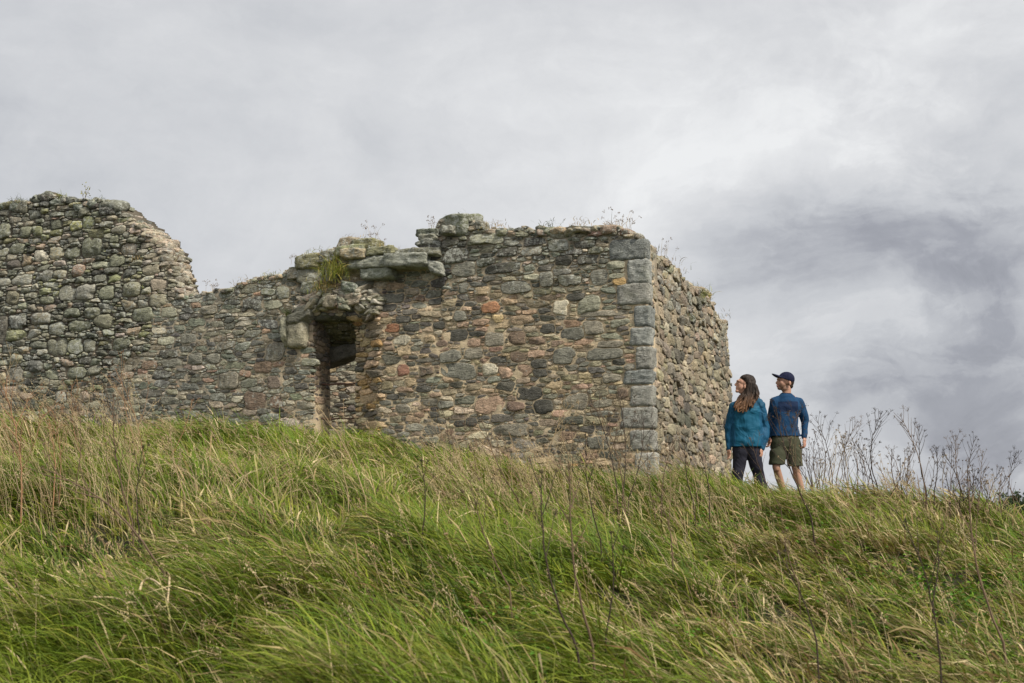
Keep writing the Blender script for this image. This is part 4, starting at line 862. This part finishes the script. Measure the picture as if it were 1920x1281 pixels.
for x, y in ((aL[0], aL[1]), (aR[0], aR[1])): fuse('shoe', [loft([(x - .02, y - .05, .0, .042, .13), (x - .02, y - .05, .03, .046, .135), (x - .02, y - .03, .07, .042, .10), (x, y, .12, .042, .06)])], .007, 2, M_CLOTH, wom, const((.05, .045, .05)))

# ------------------------------------------------------------------ dead weed stems
def tube(mb, pts, r0, r1, col, n=4):
    pts = np.asarray(pts, float); k = len(pts); d = np.gradient(pts, axis=0); d /= np.linalg.norm(d, axis=1)[:, None] + 1e-9
    t = np.tile([0.31, .2, .93], (k, 1)); e1 = np.cross(d, t); e1 /= np.linalg.norm(e1, axis=1)[:, None] + 1e-9; e2 = np.cross(d, e1)
    rr = np.linspace(r0, r1, k)[:, None]; an = np.linspace(0, 2 * math.pi, n, endpoint=False)
    v = np.stack([pts + (math.cos(a) * e1 + math.sin(a) * e2) * rr for a in an], 1).reshape(-1, 3)
    q = [(i * n + j, i * n + (j + 1) % n, (i + 1) * n + (j + 1) % n, (i + 1) * n + j) for i in range(k - 1) for j in range(n)]
    mb.add(v, quads=q, col=col)
OCT = np.array([[1, 0, 0], [-1, 0, 0], [0, 1, 0], [0, -1, 0], [0, 0, 1], [0, 0, -1.]]); OF = [(0, 2, 4), (2, 1, 4), (1, 3, 4), (3, 0, 4), (2, 0, 5), (1, 2, 5), (3, 1, 5), (0, 3, 5)]
def umbel(mb, c, d, size, r, col, rays=9):
    d = d / np.linalg.norm(d)
    for _ in range(rays):
        v = d + r.normal(0, .48, 3); v /= np.linalg.norm(v); e_ = c + v * size * r.uniform(.7, 1.1); tube(mb, [c, c + v * size * .5 + d * size * .06, e_], .0013, .0010, col, 3)
        for _k in range(r.integers(1, 4)):
            p_ = e_ + r.normal(0, size * .16, 3); mb.add(OCT * r.uniform(.0014, .0036) + p_, tris=OF, col=np.array(col) * r.uniform(.7, 1.3))
def grow(ms, mh, p, d, L, rad, r, depth, col, um, droop):
    um = um * r.uniform(.4, 1.15)
    n = 6; pts = [p]; dd = d.copy()
    for i in range(n): dd = dd + r.normal(0, .05, 3) + np.array([0, 0, droop]); dd /= np.linalg.norm(dd); pts.append(pts[-1] + dd * L / n)
    tube(ms, pts, rad, rad * .45, col)
    if depth == 0:
        if r.uniform() < .72: umbel(mh, pts[-1], dd, um, r, col, r.integers(4, 9))
        return
    for i in range(2, n + 1):
        for _ in range(1 if i < n else r.integers(1, 3)):
            if r.uniform() < .25 and i < n: continue
            sdv = r.normal(0, 1, 3); sdv -= dd * (sdv @ dd); sdv /= np.linalg.norm(sdv); nd = dd * math.cos(.6) + sdv * math.sin(.6); nd[1] *= .8; nd /= np.linalg.norm(nd)
            grow(ms, mh, pts[i], nd, L * r.uniform(.35, .6), rad * .5, r, depth - 1, col, um, .03)
WCOL = {'dark': (.045, .031, .024), 'brown': (.12, .08, .052), 'straw': (.31, .23, .13), 'rust': (.27, .15, .08)}
def weed(name, root, tip, label, cat='weed', col='dark', rad=.0045, nb=6, um=.045, seed=0, bow=.05, off=.2, group=None, depthfix=None, top=.42, toff=0.0):
    r = np.random.default_rng(seed + 100); g = hit(*root, off=off) if depthfix is None else P(root[0], root[1], depthfix); base = np.array([g[0], g[1], H1(g[0], g[1]) - .02])
    tp = P(tip[0], tip[1], g[1] + toff); ms = MB(); mh = ms; c = np.array(WCOL[col]) * r.uniform(.8, 1.2)
    rad = rad * (1.25 if group == GF else 1.15); D_ = tp - g; L = np.linalg.norm(D_); sdv = np.cross(D_, [0, 1, 0]); sdv /= np.linalg.norm(sdv) + 1e-9; pts = [base]
    N_ = 14; bw = bow * L * r.choice([-1, 1])
    for i in range(1, N_ + 1): t = i / N_; pts.append(g + D_ * t + sdv * bw * math.sin(math.pi * t) + r.normal(0, .0028 * L, 3))
    tube(ms, pts, rad, rad * .4, c, 5); umbel(mh, pts[-1], D_ / L, um * .8, r, c, 8)
    for k in range(nb):
        i = int(N_ * (1 - top + top * (k + .5) / nb)); dd = pts[i] - pts[i - 1]; dd /= np.linalg.norm(dd); s2 = sdv * (1 if k % 2 else -1) * r.uniform(.7, 1) + np.array([0, r.normal(0, .5), 0]); nd = dd * math.cos(.5) + s2 * math.sin(.5); nd /= np.linalg.norm(nd)
        Lb = L * (1 - i / N_ * .72) * r.uniform(.38, .62); grow(ms, mh, pts[i], nd, Lb, rad * .5, r, 1 if (Lb > .22 and k % 2 == 0) else 0, c, um, .05)
    o = ms.build(name, M_DRY); tag(o, label, cat, group); o.data.transform(Matrix.Translation([-float(q) for q in base])); o.location = [float(q) for q in base]; return o
GS = 'dead weeds standing along the crest'; GF = 'dead weed stems in the foreground grass'; GWL = 'dead weeds against the foot of the wall'
for i, (rt, tp, lb, kw) in enumerate([
    ((1561, 905), (1531, 786), 'dark forked dead weed on the crest, first one right of the man', dict(nb=9)),
    ((1566, 912), (1606, 793), 'dead weed leaning right on the crest, second right of the man', dict(nb=8)),
    ((1648, 922), (1652, 777), 'tallest branching dead weed on the crest with umbels against the sky', dict(nb=10, bow=.12)),
    ((1640, 922), (1612, 840), 'short twiggy dead weed at the left foot of the tallest crest weed', dict(nb=6)),
    ((1736, 926), (1690, 782), 'long dead weed leaning left on the crest, right of the tallest one', dict(nb=10)),
    ((1738, 926), (1724, 800), 'upright dead weed whose root touches the long leaning crest weed', dict(nb=6)),
    ((1750, 928), (1756, 845), 'low dead weed on the crest between the leaning weed and the dense clump', dict(nb=6)),
    ((1806, 938), (1792, 820), 'left stem of the densest weed clump on the right crest', dict(nb=10)),
    ((1814, 938), (1828, 822), 'right stem of the densest weed clump on the right crest', dict(nb=10)),
    ((1808, 940), (1768, 846), 'dead weed leaning left out of the densest clump', dict(nb=7)),
    ((1844, 940), (1843, 850), 'dead weed just right of the densest clump', dict(nb=6)),
    ((1852, 942), (1876, 880), 'short dead weed leaning right in front of the far trees', dict(nb=6)),
    ((1890, 948), (1904, 852), 'dead weed with spread umbels nearest the right picture edge', dict(nb=9)),
    ((1680, 920), (1672, 848), 'thin dead weed between the tallest crest weed and the leaning one', dict(nb=5)),
    ((1590, 915), (1584, 822), 'thin upright dead weed third right of the man', dict(nb=7)),
    ((1625, 918), (1634, 830), 'slender dead weed just left of the tallest crest weed', dict(nb=5)),
    ((1700, 922), (1712, 838), 'slender dead weed under the leaning crest weed', dict(nb=5)),
    ((1780, 932), (1764, 870), 'low dead weed left of the densest clump', dict(nb=5)),
    ((1860, 945), (1884, 900), 'smallest dead weed on the right crest', dict(nb=4)),
]): weed('dead_weed', rt, tp, lb, 'weed', ['dark', 'brown', 'dark'][i % 3], .0052, seed=i, off=.22, group=GS, **kw)
for i, (rt, tp, lb, kw) in enumerate([
    ((1530, 985), (1456, 770), 'dark dead weed leaning left across the front of the man', dict(nb=8, rad=.006, um=.05, top=.6)),
    ((1506, 950), (1494, 778), 'thin pale weed rising in front of the man\'s chest', dict(nb=3, rad=.0035, col='brown')),
    ((1470, 960), (1408, 826), 'thin weed crossing in front of the woman\'s jacket hem', dict(nb=5, rad=.0035, col='brown')),
    ((1303, 950), (1284, 836), 'dark weed stem before the foot of the side wall', dict(nb=5)),
    ((1330, 960), (1316, 860), 'thin weed before the side wall, nearest the woman', dict(nb=5)),
    ((1160, 945), (1104, 740), 'tall dark weed leaning left in front of the castle corner', dict(nb=7, top=.6)),
    ((1166, 945), (1160, 742), 'tall dark upright weed in front of the castle corner', dict(nb=7, top=.6)),
    ((1175, 945), (1208, 790), 'dark weed leaning right across the castle corner', dict(nb=6, top=.6)),
    ((1172, 955), (1128, 776), 'brown weed between the two tall corner weeds', dict(nb=6, col='brown', top=.6)),
    ((1240, 955), (1262, 830), 'brown weed right of the castle corner', dict(nb=5, col='brown')),
    ((978, 945), (905, 790), 'brown weed leaning left against the mid wall', dict(nb=6, col='brown')),
    ((1020, 900), (1064, 760), 'straw coloured weed at the wall foot left of the castle corner', dict(nb=6, col='straw')),
    ((1075, 930), (1048, 806), 'thin straw weed below the wall, left of the corner clump', dict(nb=5, col='straw')),
]): weed('dead_weed', rt, tp, lb, 'weed', kw.pop('col', 'dark'), kw.pop('rad', .0048), seed=40 + i, off=.25, group=GWL, **kw)
for i, (rt, tp, lb, kw) in enumerate([
    ((1120, 1236), (1068, 880), 'longest brown foreground weed stem, right of centre, rooted near the bottom', dict(col='brown', rad=.0055, nb=4)),
    ((1096, 1243), (1016, 890), 'dark curved foreground stem left of the longest one', dict(col='dark', rad=.005, nb=4, bow=.08)),
    ((1132, 1205), (1146, 1003), 'dark upright foreground twig right of the longest stem', dict(col='dark', nb=3)),
    ((963, 1115), (882, 905), 'brown foreground stem leaning left at the picture centre', dict(col='brown', nb=4)),
    ((791, 1000), (790, 866), 'upright dark stem rising from the grass below the doorway', dict(col='dark', nb=4)),
    ((1130, 1025), (1098, 819), 'dark stem behind the longest foreground weed', dict(col='dark', nb=5)),
    ((318, 1097), (84, 880), 'long weed stem bowed far to the left in the left foreground', dict(col='brown', rad=.006, nb=5, bow=.10, um=.03)),
    ((254, 996), (212, 745), 'dark branching weed in front of the left wall', dict(col='brown', rad=.0055, nb=7, top=.6)),
    ((262, 1004), (268, 840), 'upright twig right beside the dark branching weed at left', dict(col='dark', nb=4)),
    ((350, 939), (318, 782), 'pale kinked stem before the low wall at left', dict(col='straw', rad=.004, nb=4)),
    ((41, 950), (6, 724), 'rust brown flowering stem at the left picture edge', dict(col='rust', rad=.006, nb=9, um=.035, top=.7)),
    ((100, 930), (92, 790), 'rusty stem next to the one at the left picture edge', dict(col='rust', nb=6, top=.7)),
    ((690, 950), (596, 760), 'long straw stalk leaning left below the doorway', dict(col='straw', rad=.005, nb=4)),
    ((655, 935), (640, 800), 'straw stalk crossing the long one below the doorway', dict(col='straw', nb=3)),
    ((1535, 1224), (1462, 1040), 'dark foreground stem leaning left below the woman', dict(col='dark', nb=3)),
    ((1765, 1273), (1698, 980), 'thin dark foreground stem in the lower right', dict(col='dark', nb=4)),
    ((1746, 1138), (1757, 1000), 'short upright twig in the right foreground slope', dict(col='dark', nb=3)),
    ((1890, 1228), (1815, 905), 'long curved stem climbing the right foreground to the crest', dict(col='brown', rad=.006, nb=3, bow=.06)),
    ((1500, 1100), (1470, 1000), 'short brown twig on the slope below the man', dict(col='brown', nb=3)),
    ((520, 950), (432, 860), 'straw stem leaning left on the slope at left of centre', dict(col='straw', nb=3)),
    ((1262, 1060), (1236, 930), 'thin brown stem below the castle corner', dict(col='brown', nb=3)),
]): weed('dried_weed', rt, tp, lb, 'weed stem', kw.pop('col'), kw.pop('rad', .004), seed=80 + i, off=.22, group=GF, um=kw.pop('um', .022), top=kw.pop('top', .45), **{k: v for k, v in kw.items()})

GT = 'thin twigs crowding the crest'
rt_ = np.random.default_rng(77)
for i in range(80):
    x = 1515 + 400 * rt_.uniform() ** 1.5; y = 903 + (x - 1515) * .11; h = rt_.uniform(30, 95) * (1.1 if x < 1640 else .8); ln = rt_.normal(-6, 22)
    weed('thin_twig', (x, y + 12), (x + ln, y - h), 'one of the thin leafless twigs crowding the skyline right of the man, mostly nearest him', 'twig', ['dark', 'brown', 'brown', 'straw'][i % 4], rt_.uniform(.0024, .0042), nb=int(rt_.integers(2, 7)), um=rt_.uniform(.012, .03), seed=300 + i, off=.2, group=GT, bow=rt_.uniform(.02, .12), top=.75, toff=rt_.uniform(-.3, .3))
rt_ = np.random.default_rng(177)
for i in range(44):
    if i < 20: x, y, h, ln, c_ = rt_.uniform(-10, 330), rt_.uniform(830, 950), rt_.uniform(90, 190), rt_.normal(-18, 25), ['rust', 'straw', 'brown', 'straw'][i % 4]
    else: x = rt_.uniform(820, 1360); y = 850 + (x - 820) * .13 + rt_.uniform(20, 80); h, ln, c_ = rt_.uniform(60, 150), rt_.normal(-30, 25), ['brown', 'dark', 'straw'][i % 3]
    if i < 20: weed('tall_dry_stem', (x, y), (x + ln, y - h), 'one of the tall rusty and straw stems standing before the left wall', 'weed', c_, rt_.uniform(.0028, .0045), nb=int(rt_.integers(3, 8)), um=.03, seed=500 + i, off=.2, group='tall dry stems before the left wall', top=.6)
    else: weed('tall_dry_stem', (x, y), (x + ln, y - h), 'one of the thin brown stems leaning left below the main wall and the corner', 'weed', c_, rt_.uniform(.0022, .004), nb=int(rt_.integers(2, 7)), um=.025, seed=500 + i, off=.2, group='thin stems below the main wall', top=.6)
# curled bleached stalk in the left foreground
g = hit(300, 1150, .15); e = empty('curled_stalk', (g[0], g[1], H1(g[0], g[1])), 'bleached dead stalks curled into hooks in the left foreground grass', 'dead stalk'); Yc = g[1]
for pl in [[(170, 1120), (200, 1120), (228, 1124), (240, 1132), (238, 1150), (240, 1165)], [(252, 1142), (254, 1130), (240, 1130), (225, 1145)], [(262, 1108), (266, 1092), (278, 1084), (292, 1090), (304, 1100), (316, 1110)], [(268, 1118), (270, 1140), (274, 1155), (280, 1160)], [(312, 1074), (318, 1080), (317, 1100), (314, 1130), (312, 1148)], [(318, 1108), (300, 1130), (285, 1150)]]:
    m = MB(); q = np.array(pl, float); t = np.linspace(0, len(q) - 1, 22); q = np.stack([np.interp(t, range(len(q)), q[:, 0]), np.interp(t, range(len(q)), q[:, 1])], 1); w3 = np.array([P(x, y, Yc - .25 + .08 * math.sin(i * .3)) for i, (x, y) in enumerate(q)])
    w3[1:-1] = (w3[:-2] + w3[1:-1] + w3[2:]) / 3; tube(m, w3, .0075, .005, (.46, .36, .22), 6); m.build('stalk', M_DRY, e)

# ------------------------------------------------------------------ thin seeding grass stems
def seed_stems(n, seed):
    r = np.random.default_rng(seed); b = MB(); V_ = []; C_ = []; Q = []; cnt = 0
    zones = [((-60, 280), (760, 980), .15, .95), ((280, 720), (800, 960), .10, .6), ((820, 1380), (830, 985), .40, .6), ((1380, 1920), (900, 1000), .12, .40), ((0, 1920), (960, 1270), .12, .5)]
    pr_ = np.array([z[2] for z in zones]); zi = r.choice(len(zones), n, p=pr_ / pr_.sum())
    Yg = np.linspace(3.4, 20.5, 140)
    for i in range(n):
        (x0, x1), (y0, y1), _, hmax = zones[zi[i]]; px, py = r.uniform(x0, x1), r.uniform(y0, y1); d = ray(px, py); q = d[None] * (Yg / d[1])[:, None]
        hh = HG(q[:, 0], q[:, 1]); k = np.argmax(q[:, 2] < hh + .15); p = q[k] if k else q[-1]
        if front_dist(p[0], p[1]) < .1 and (p[0] - C0[0]) * NS[0] + (p[1] - C0[1]) * NS[1] < .15: continue
        L = r.uniform(.4, 1.0) * hmax * 1.15; z0 = float(HG(p[:1], p[1:2])[0]); ln = r.normal(-.28, .22); ly = r.normal(0, .2); t = np.linspace(0, 1, 7)[:, None]
        pts = np.array([p[0], p[1], z0]) + np.hstack([ln * L * t ** 1.7, ly * L * t ** 1.7, L * (t - .12 * t ** 3)]); wd = r.uniform(.0011, .0022); col = np.array([(.40, .30, .17), (.46, .37, .22), (.30, .20, .12), (.34, .27, .15)][r.integers(0, 4)]) * r.uniform(.75, 1.15)
        tube(b, pts, wd, wd * .6, col, 3)
        if r.uniform() < .75:
            for _k in range(r.integers(8, 16)):
                c = pts[-1] + (pts[-2] - pts[-1]) * r.uniform(-.1, .9) + r.normal(0, .011, 3); b.add(OCT * np.array([.0028, .0028, .0085]) * r.uniform(.6, 1.2) + c, tris=OF, col=col * r.uniform(.85, 1.25))
    return b
_gx = np.linspace(-11, 11, 221); _gy = np.linspace(3, 22, 191); _GX, _GY = np.meshgrid(_gx, _gy); _GH = H(_GX.ravel(), _GY.ravel()).reshape(_GX.shape)
def HG(x, y):
    fx = np.clip((x + 11) / .1, 0, 219.99); fy = np.clip((y - 3) / .1, 0, 189.99); i = fx.astype(int); j = fy.astype(int); a, b_ = fx - i, fy - j
    return _GH[j, i] * (1 - a) * (1 - b_) + _GH[j, i + 1] * a * (1 - b_) + _GH[j + 1, i] * (1 - a) * b_ + _GH[j + 1, i + 1] * a * b_
o = seed_stems(2300, 3).build('seeding_grass', M_DRY); tag(o, 'thin straw coloured seeding grass stems rising above the long grass', 'grass', kind='stuff')

# broad green leaves low in the sward
def leaves(n, seed):
    r = np.random.default_rng(seed); b = MB()
    cl = [(r.uniform(0, 1920), r.uniform(930, 1270)) for _ in range(34)] + [(1520, 915), (1505, 925), (985, 1130), (1310, 960), (1340, 970), (640, 1170), (870, 1140), (1120, 1260), (1600, 1090), (1640, 1170), (1360, 990)]
    for (x, y) in cl:
        g = hit(x, y, .15)
        if front_dist(g[0], g[1]) < .2 and x < 1300: continue
        hue = np.array([(.08, .17, .012), (.055, .13, .012), (.11, .19, .014)][r.integers(0, 3)])
        for _ in range(n):
            p = np.array([g[0] + r.normal(0, .16), g[1] + r.normal(0, .16), 0]); p[2] = H1(p[0], p[1]) + r.uniform(.04, .20); an = r.uniform(0, 6.28); L = r.uniform(.02, .045); w = L * r.uniform(.18, .34)
            d = np.array([math.cos(an), math.sin(an), r.normal(.1, .35)]); d /= np.linalg.norm(d); sd = np.cross(d, [0, 0, 1]); sd /= np.linalg.norm(sd); u = np.cross(sd, d); sd = sd * math.cos(.4) + u * math.sin(r.normal(0, .5)); 
            v = [p, p + d * L * .45 + sd * w + u * .004, p + d * L, p + d * L * .45 - sd * w + u * .004, p + d * L * .5 - u * .003]
            b.add(v, tris=[(0, 1, 4), (1, 2, 4), (2, 3, 4), (3, 0, 4)], col=hue * r.uniform(.7, 1.4))
    return b
o = leaves(70, 4).build('leafy_undergrowth', M_GR); tag(o, 'small broad green leaves growing low among the grass', 'undergrowth', kind='stuff')

# ------------------------------------------------------------------ plants rooted in the wall
def tuft(name, px, py, label, n, L, plane='F', cols=((.22, .25, .04), (.30, .26, .08)), droop=1.3, spread=.07, seeds=False, out=.10, wdt=.003, up=.4, cat='grass tuft'):
    r = np.random.default_rng(int(px * 7 + py)); fn, E, N = (F_uv, EF, NF) if plane == 'F' else (S_uv, ES, NS); u, v = fn(float(px), float(py)); c = world_on(E, N, np.array(float(u)), np.array(float(v)), np.array(out))
    b = MB(); h = b
    for _ in range(n):
        az = r.uniform(0, 6.28); a0 = abs(r.normal(up, .25)); l = L * r.uniform(.5, 1.2); p = c + r.normal(0, spread, 3) * [1, .5, .5]; k = 6; pts = [p]; col = np.array(cols[r.integers(0, len(cols))]) * r.uniform(.7, 1.3)
        for i in range(k): a = a0 + droop * (i / k) ** 1.2; p = p + np.array([math.cos(az) * math.sin(a), math.sin(az) * math.sin(a), math.cos(a)]) * l / k; pts.append(p)
        pts = np.array(pts); sd = np.array([-math.sin(az), math.cos(az), r.normal(0, .5)]); w = wdt * np.array([1, 1, .9, .8, .6, .4, .1])[:, None]
        vv = np.concatenate([pts - sd * w, pts + sd * w]); b.add(vv, quads=[(i, i + 7, i + 8, i + 1) for i in range(6)], col=col)
        if seeds:
            for _k in range(7): h.add(OCT * [.004, .004, .009] + pts[-1] + r.normal(0, .012, 3), tris=OF, col=(.20, .14, .09))
    o = b.build(name, M_GR); tag(o, label, cat, 'plants growing on the ruin'); o.data.transform(Matrix.Translation([-float(q) for q in c])); o.location = [float(q) for q in c]
YG = ((.24, .27, .04), (.33, .27, .07), (.17, .20, .04)); BN = ((.30, .20, .08), (.36, .26, .12), (.22, .17, .06)); DG = ((.07, .09, .025), (.12, .13, .04))
tuft('grass_tuft', 638, 520, 'big yellow green grass tuft growing in the masonry above the arch', 200, .34, cols=YG, spread=.10, out=.18)
tuft('grass_tuft', 618, 545, 'yellowish moss and grass on the ledge over the doorway arch', 160, .16, cols=YG + BN, spread=.10, out=.2, droop=1.8)
tuft('grass_tuft', 548, 595, 'small green tuft beside the left springer of the arch', 60, .14, cols=DG, spread=.05, out=.1)
tuft('grass_tuft', 697, 465, 'orange brown tuft on the parapet above the cornice slabs', 80, .12, cols=BN, spread=.05, out=.0)
tuft('grass_tuft', 610, 478, 'reddish tuft on the broken parapet above the arch', 60, .10, cols=BN + YG, spread=.05, out=.05)
tuft('seeding_grass_tuft', 700, 466, 'tall thin seed stems standing on the parapet above the doorway', 16, .38, cols=BN, droop=.5, seeds=True, spread=.10, out=-.1, wdt=.0022, up=.1)
tuft('seeding_grass_tuft', 744, 474, 'short grey seed grass on the parapet beside the slabs', 26, .12, cols=((.2, .17, .13),), droop=.4, spread=.04, out=-.1, wdt=.002, up=.1)
tuft('grass_tuft', 1140, 428, 'rusty tuft on the wall top near the corner', 70, .12, cols=BN, spread=.05, out=-.05)
tuft('seeding_grass_tuft', 1158, 430, 'pale seed stems leaning left on the wall top by the corner', 20, .30, cols=BN, droop=.7, seeds=True, spread=.08, out=-.15, wdt=.0022, up=.15)
tuft('seeding_grass_tuft', 806, 425, 'tiny seed stems left of the crowning boulder', 8, .16, cols=BN, droop=.6, seeds=True, spread=.03, out=-.1, wdt=.002, up=.1)
tuft('grass_tuft', 1310, 556, 'green tuft growing on the side wall top', 120, .20, 'S', cols=DG + YG, spread=.12, out=.0)
tuft('grass_tuft', 1286, 598, 'small green tuft halfway up the side wall face', 50, .12, 'S', cols=DG, spread=.08, out=.06)
tuft('seeding_grass_tuft', 1242, 492, 'dark dry seed stems on the side wall top near the corner', 16, .26, 'S', cols=BN, droop=.7, seeds=True, spread=.15, out=-.1, wdt=.0022, up=.2)
tuft('grass_tuft', 272, 545, 'yellow grass tuft in the broken end of the left wall', 90, .14, cols=YG + BN, spread=.07, out=.02)
tuft('grass_tuft', 296, 556, 'golden moss tuft right of the yellow tuft in the left wall', 90, .12, cols=BN + YG, spread=.07, out=.02)
tuft('grass_tuft', 262, 490, 'ochre grass patch high on the broken end of the left wall', 60, .10, cols=BN, spread=.06, out=.02)
tuft('grass_tuft', 36, 384, 'dark leafy tuft on top of the left wall near the picture edge', 110, .15, cols=DG, spread=.08, out=-.02, seeds=False)
tuft('grass_tuft', 112, 372, 'yellow green tuft on the peak of the left wall', 70, .12, cols=YG, spread=.05, out=-.02)
tuft('seeding_grass_tuft', 316, 494, 'thin dark seed stems leaning off the end of the left wall', 12, .20, cols=BN, droop=.8, seeds=True, spread=.05, out=-.1, wdt=.002, up=.5)
tuft('seeding_grass_tuft', 390, 545, 'small seed stems where the low wall meets the tall one', 10, .16, cols=BN, droop=.6, seeds=True, spread=.05, out=-.1, wdt=.002, up=.2)
tuft('seeding_grass_tuft', 552, 500, 'small dry stems on the parapet left of the arch', 10, .16, cols=BN, droop=.5, seeds=True, spread=.06, out=-.1, wdt=.002, up=.2)
for px_, py_, lb_, cs_ in [(585, 478, 'low mossy tuft at the left end of the parapet over the arch', YG), (668, 452, 'rusty moss tuft on the highest parapet rock over the arch', BN), (858, 412, 'green moss fringe on the crowning boulder', DG), (925, 424, 'low brown tuft right of the crowning boulder', BN),
                           (1030, 427, 'low tuft on the middle of the main wall top', DG), (1085, 424, 'rusty low tuft on the main wall top nearer the corner', BN), (185, 380, 'low green tuft on the left wall top right of the sapling', DG), (505, 518, 'small green tuft on the low wall left of the arch', YG), (455, 533, 'brownish tuft on the low wall between the tall wall and the arch', BN)]:
    tuft('moss_tuft', px_, py_, lb_, 70, .085, cols=cs_, spread=.09, out=-.03, droop=1.6, cat='moss tuft')
for px_, py_, lb_ in [(1226, 480, 'thin dry tuft on the side wall top just behind the corner'), (1268, 510, 'brown dry tuft on the side wall top before the green one'), (1345, 596, 'small tuft on the far lower end of the side wall top')]:
    tuft('grass_tuft', px_, py_, lb_, 60, .12, 'S', cols=BN + DG, spread=.12, out=-.03, droop=1.4)
# leafy sapling
u, v = F_uv(150.0, 374.0); c = world_on(EF, NF, np.array(float(u)), np.array(float(v)), np.array(-.1)); e = empty('small_sapling', c, 'small yellow leaved sapling on top of the left wall', 'sapling', 'plants growing on the ruin'); ms, ml = MB(), MB(); r_ = np.random.default_rng(5)
for k in range(4):
    tip = c + np.array([r_.normal(0, .05), 0, .17 + .03 * k]); pts = [c, (c + tip) / 2 + r_.normal(0, .01, 3), tip]; tube(ms, pts, .003, .0015, (.14, .10, .05))
    for j in range(7):
        q = pts[1] + (tip - pts[1]) * r_.uniform(0, 1.05) + r_.normal(0, .02, 3); d = r_.normal(0, 1, 3); d /= np.linalg.norm(d); s_ = np.cross(d, [.2, 1, .3]); s_ /= np.linalg.norm(s_); ml.add([q, q + d * .015 + s_ * .009, q + d * .034, q + d * .015 - s_ * .009], quads=[(0, 1, 2, 3)], col=np.array([.32, .30, .07]) * r_.uniform(.7, 1.2))
ms.build('stem', M_DRY, e); ml.build('leaves', M_GR, e)

# ------------------------------------------------------------------ far trees beyond the crest
M_LEAF = m_grass('tree_leaf', .25, .7)
for i, (px, top, Y, wd, lb) in enumerate([(1838, 934, 150, 2.6, 'dark tree leftmost of the far row beyond the crest'), (1856, 940, 165, 2.6, 'low dark tree between the leftmost and the largest far tree'), (1882, 924, 145, 4.2, 'largest round dark tree of the far row at right'), (1900, 930, 160, 3.2, 'dark tree right behind the largest far tree'), (1925, 935, 150, 3.6, 'dark far tree cut by the right picture edge'), (1815, 946, 170, 3.0, 'faint low tree peeping over the crest behind the weed clump'), (1965, 930, 155, 4.5, 'far dark tree just outside the right edge')]):
    r_ = np.random.default_rng(i + 60); q = P(px, top, Y); gz = H1(q[0], Y); hgt = q[2] - gz; e = empty('broadleaf_tree', (q[0], Y, gz), lb, 'tree', 'trees on the far side of the hill')
    m = MB(); tube(m, [(q[0], Y, gz - .2), (q[0] + .1, Y, gz + hgt * .4), (q[0] - .1, Y, gz + hgt * .75)], .35, .12, (.09, .075, .06), 8)
    for k in range(6): an = r_.uniform(0, 6.28); zz = gz + hgt * r_.uniform(.3, .6); tube(m, [(q[0], Y, zz), (q[0] + math.cos(an) * wd * .5, Y + math.sin(an) * wd * .5, zz + hgt * .2)], .10, .03, (.09, .075, .06), 5)
    m.build('trunk', M_DRY, e); m = MB(); cl = [(r_.normal(0, .42, 3) * [wd, wd, hgt * .36] + [q[0], Y, gz + hgt * .62], r_.uniform(.5, 1.1)) for _ in range(26)] + [(np.array([q[0], Y, gz + hgt - .8]), .8)]
    for c, rr in cl:
        c[2] = min(c[2], gz + hgt - rr * .8); n = 170; d = r_.normal(0, 1, (n, 3)); d /= np.linalg.norm(d, axis=1)[:, None]; p = c + d * rr * r_.uniform(.6, 1.05, (n, 1)); s1 = r_.normal(0, 1, (n, 3)) * .12; s2 = r_.normal(0, 1, (n, 3)) * .12
        m.add(np.stack([p, p + s1, p + s1 + s2, p + s2], 1).reshape(-1, 3), quads=np.arange(n * 4).reshape(-1, 4), col=np.array([.045, .068, .028]) * r_.uniform(.6, 1.4))
    m.build('crown', M_LEAF, e)
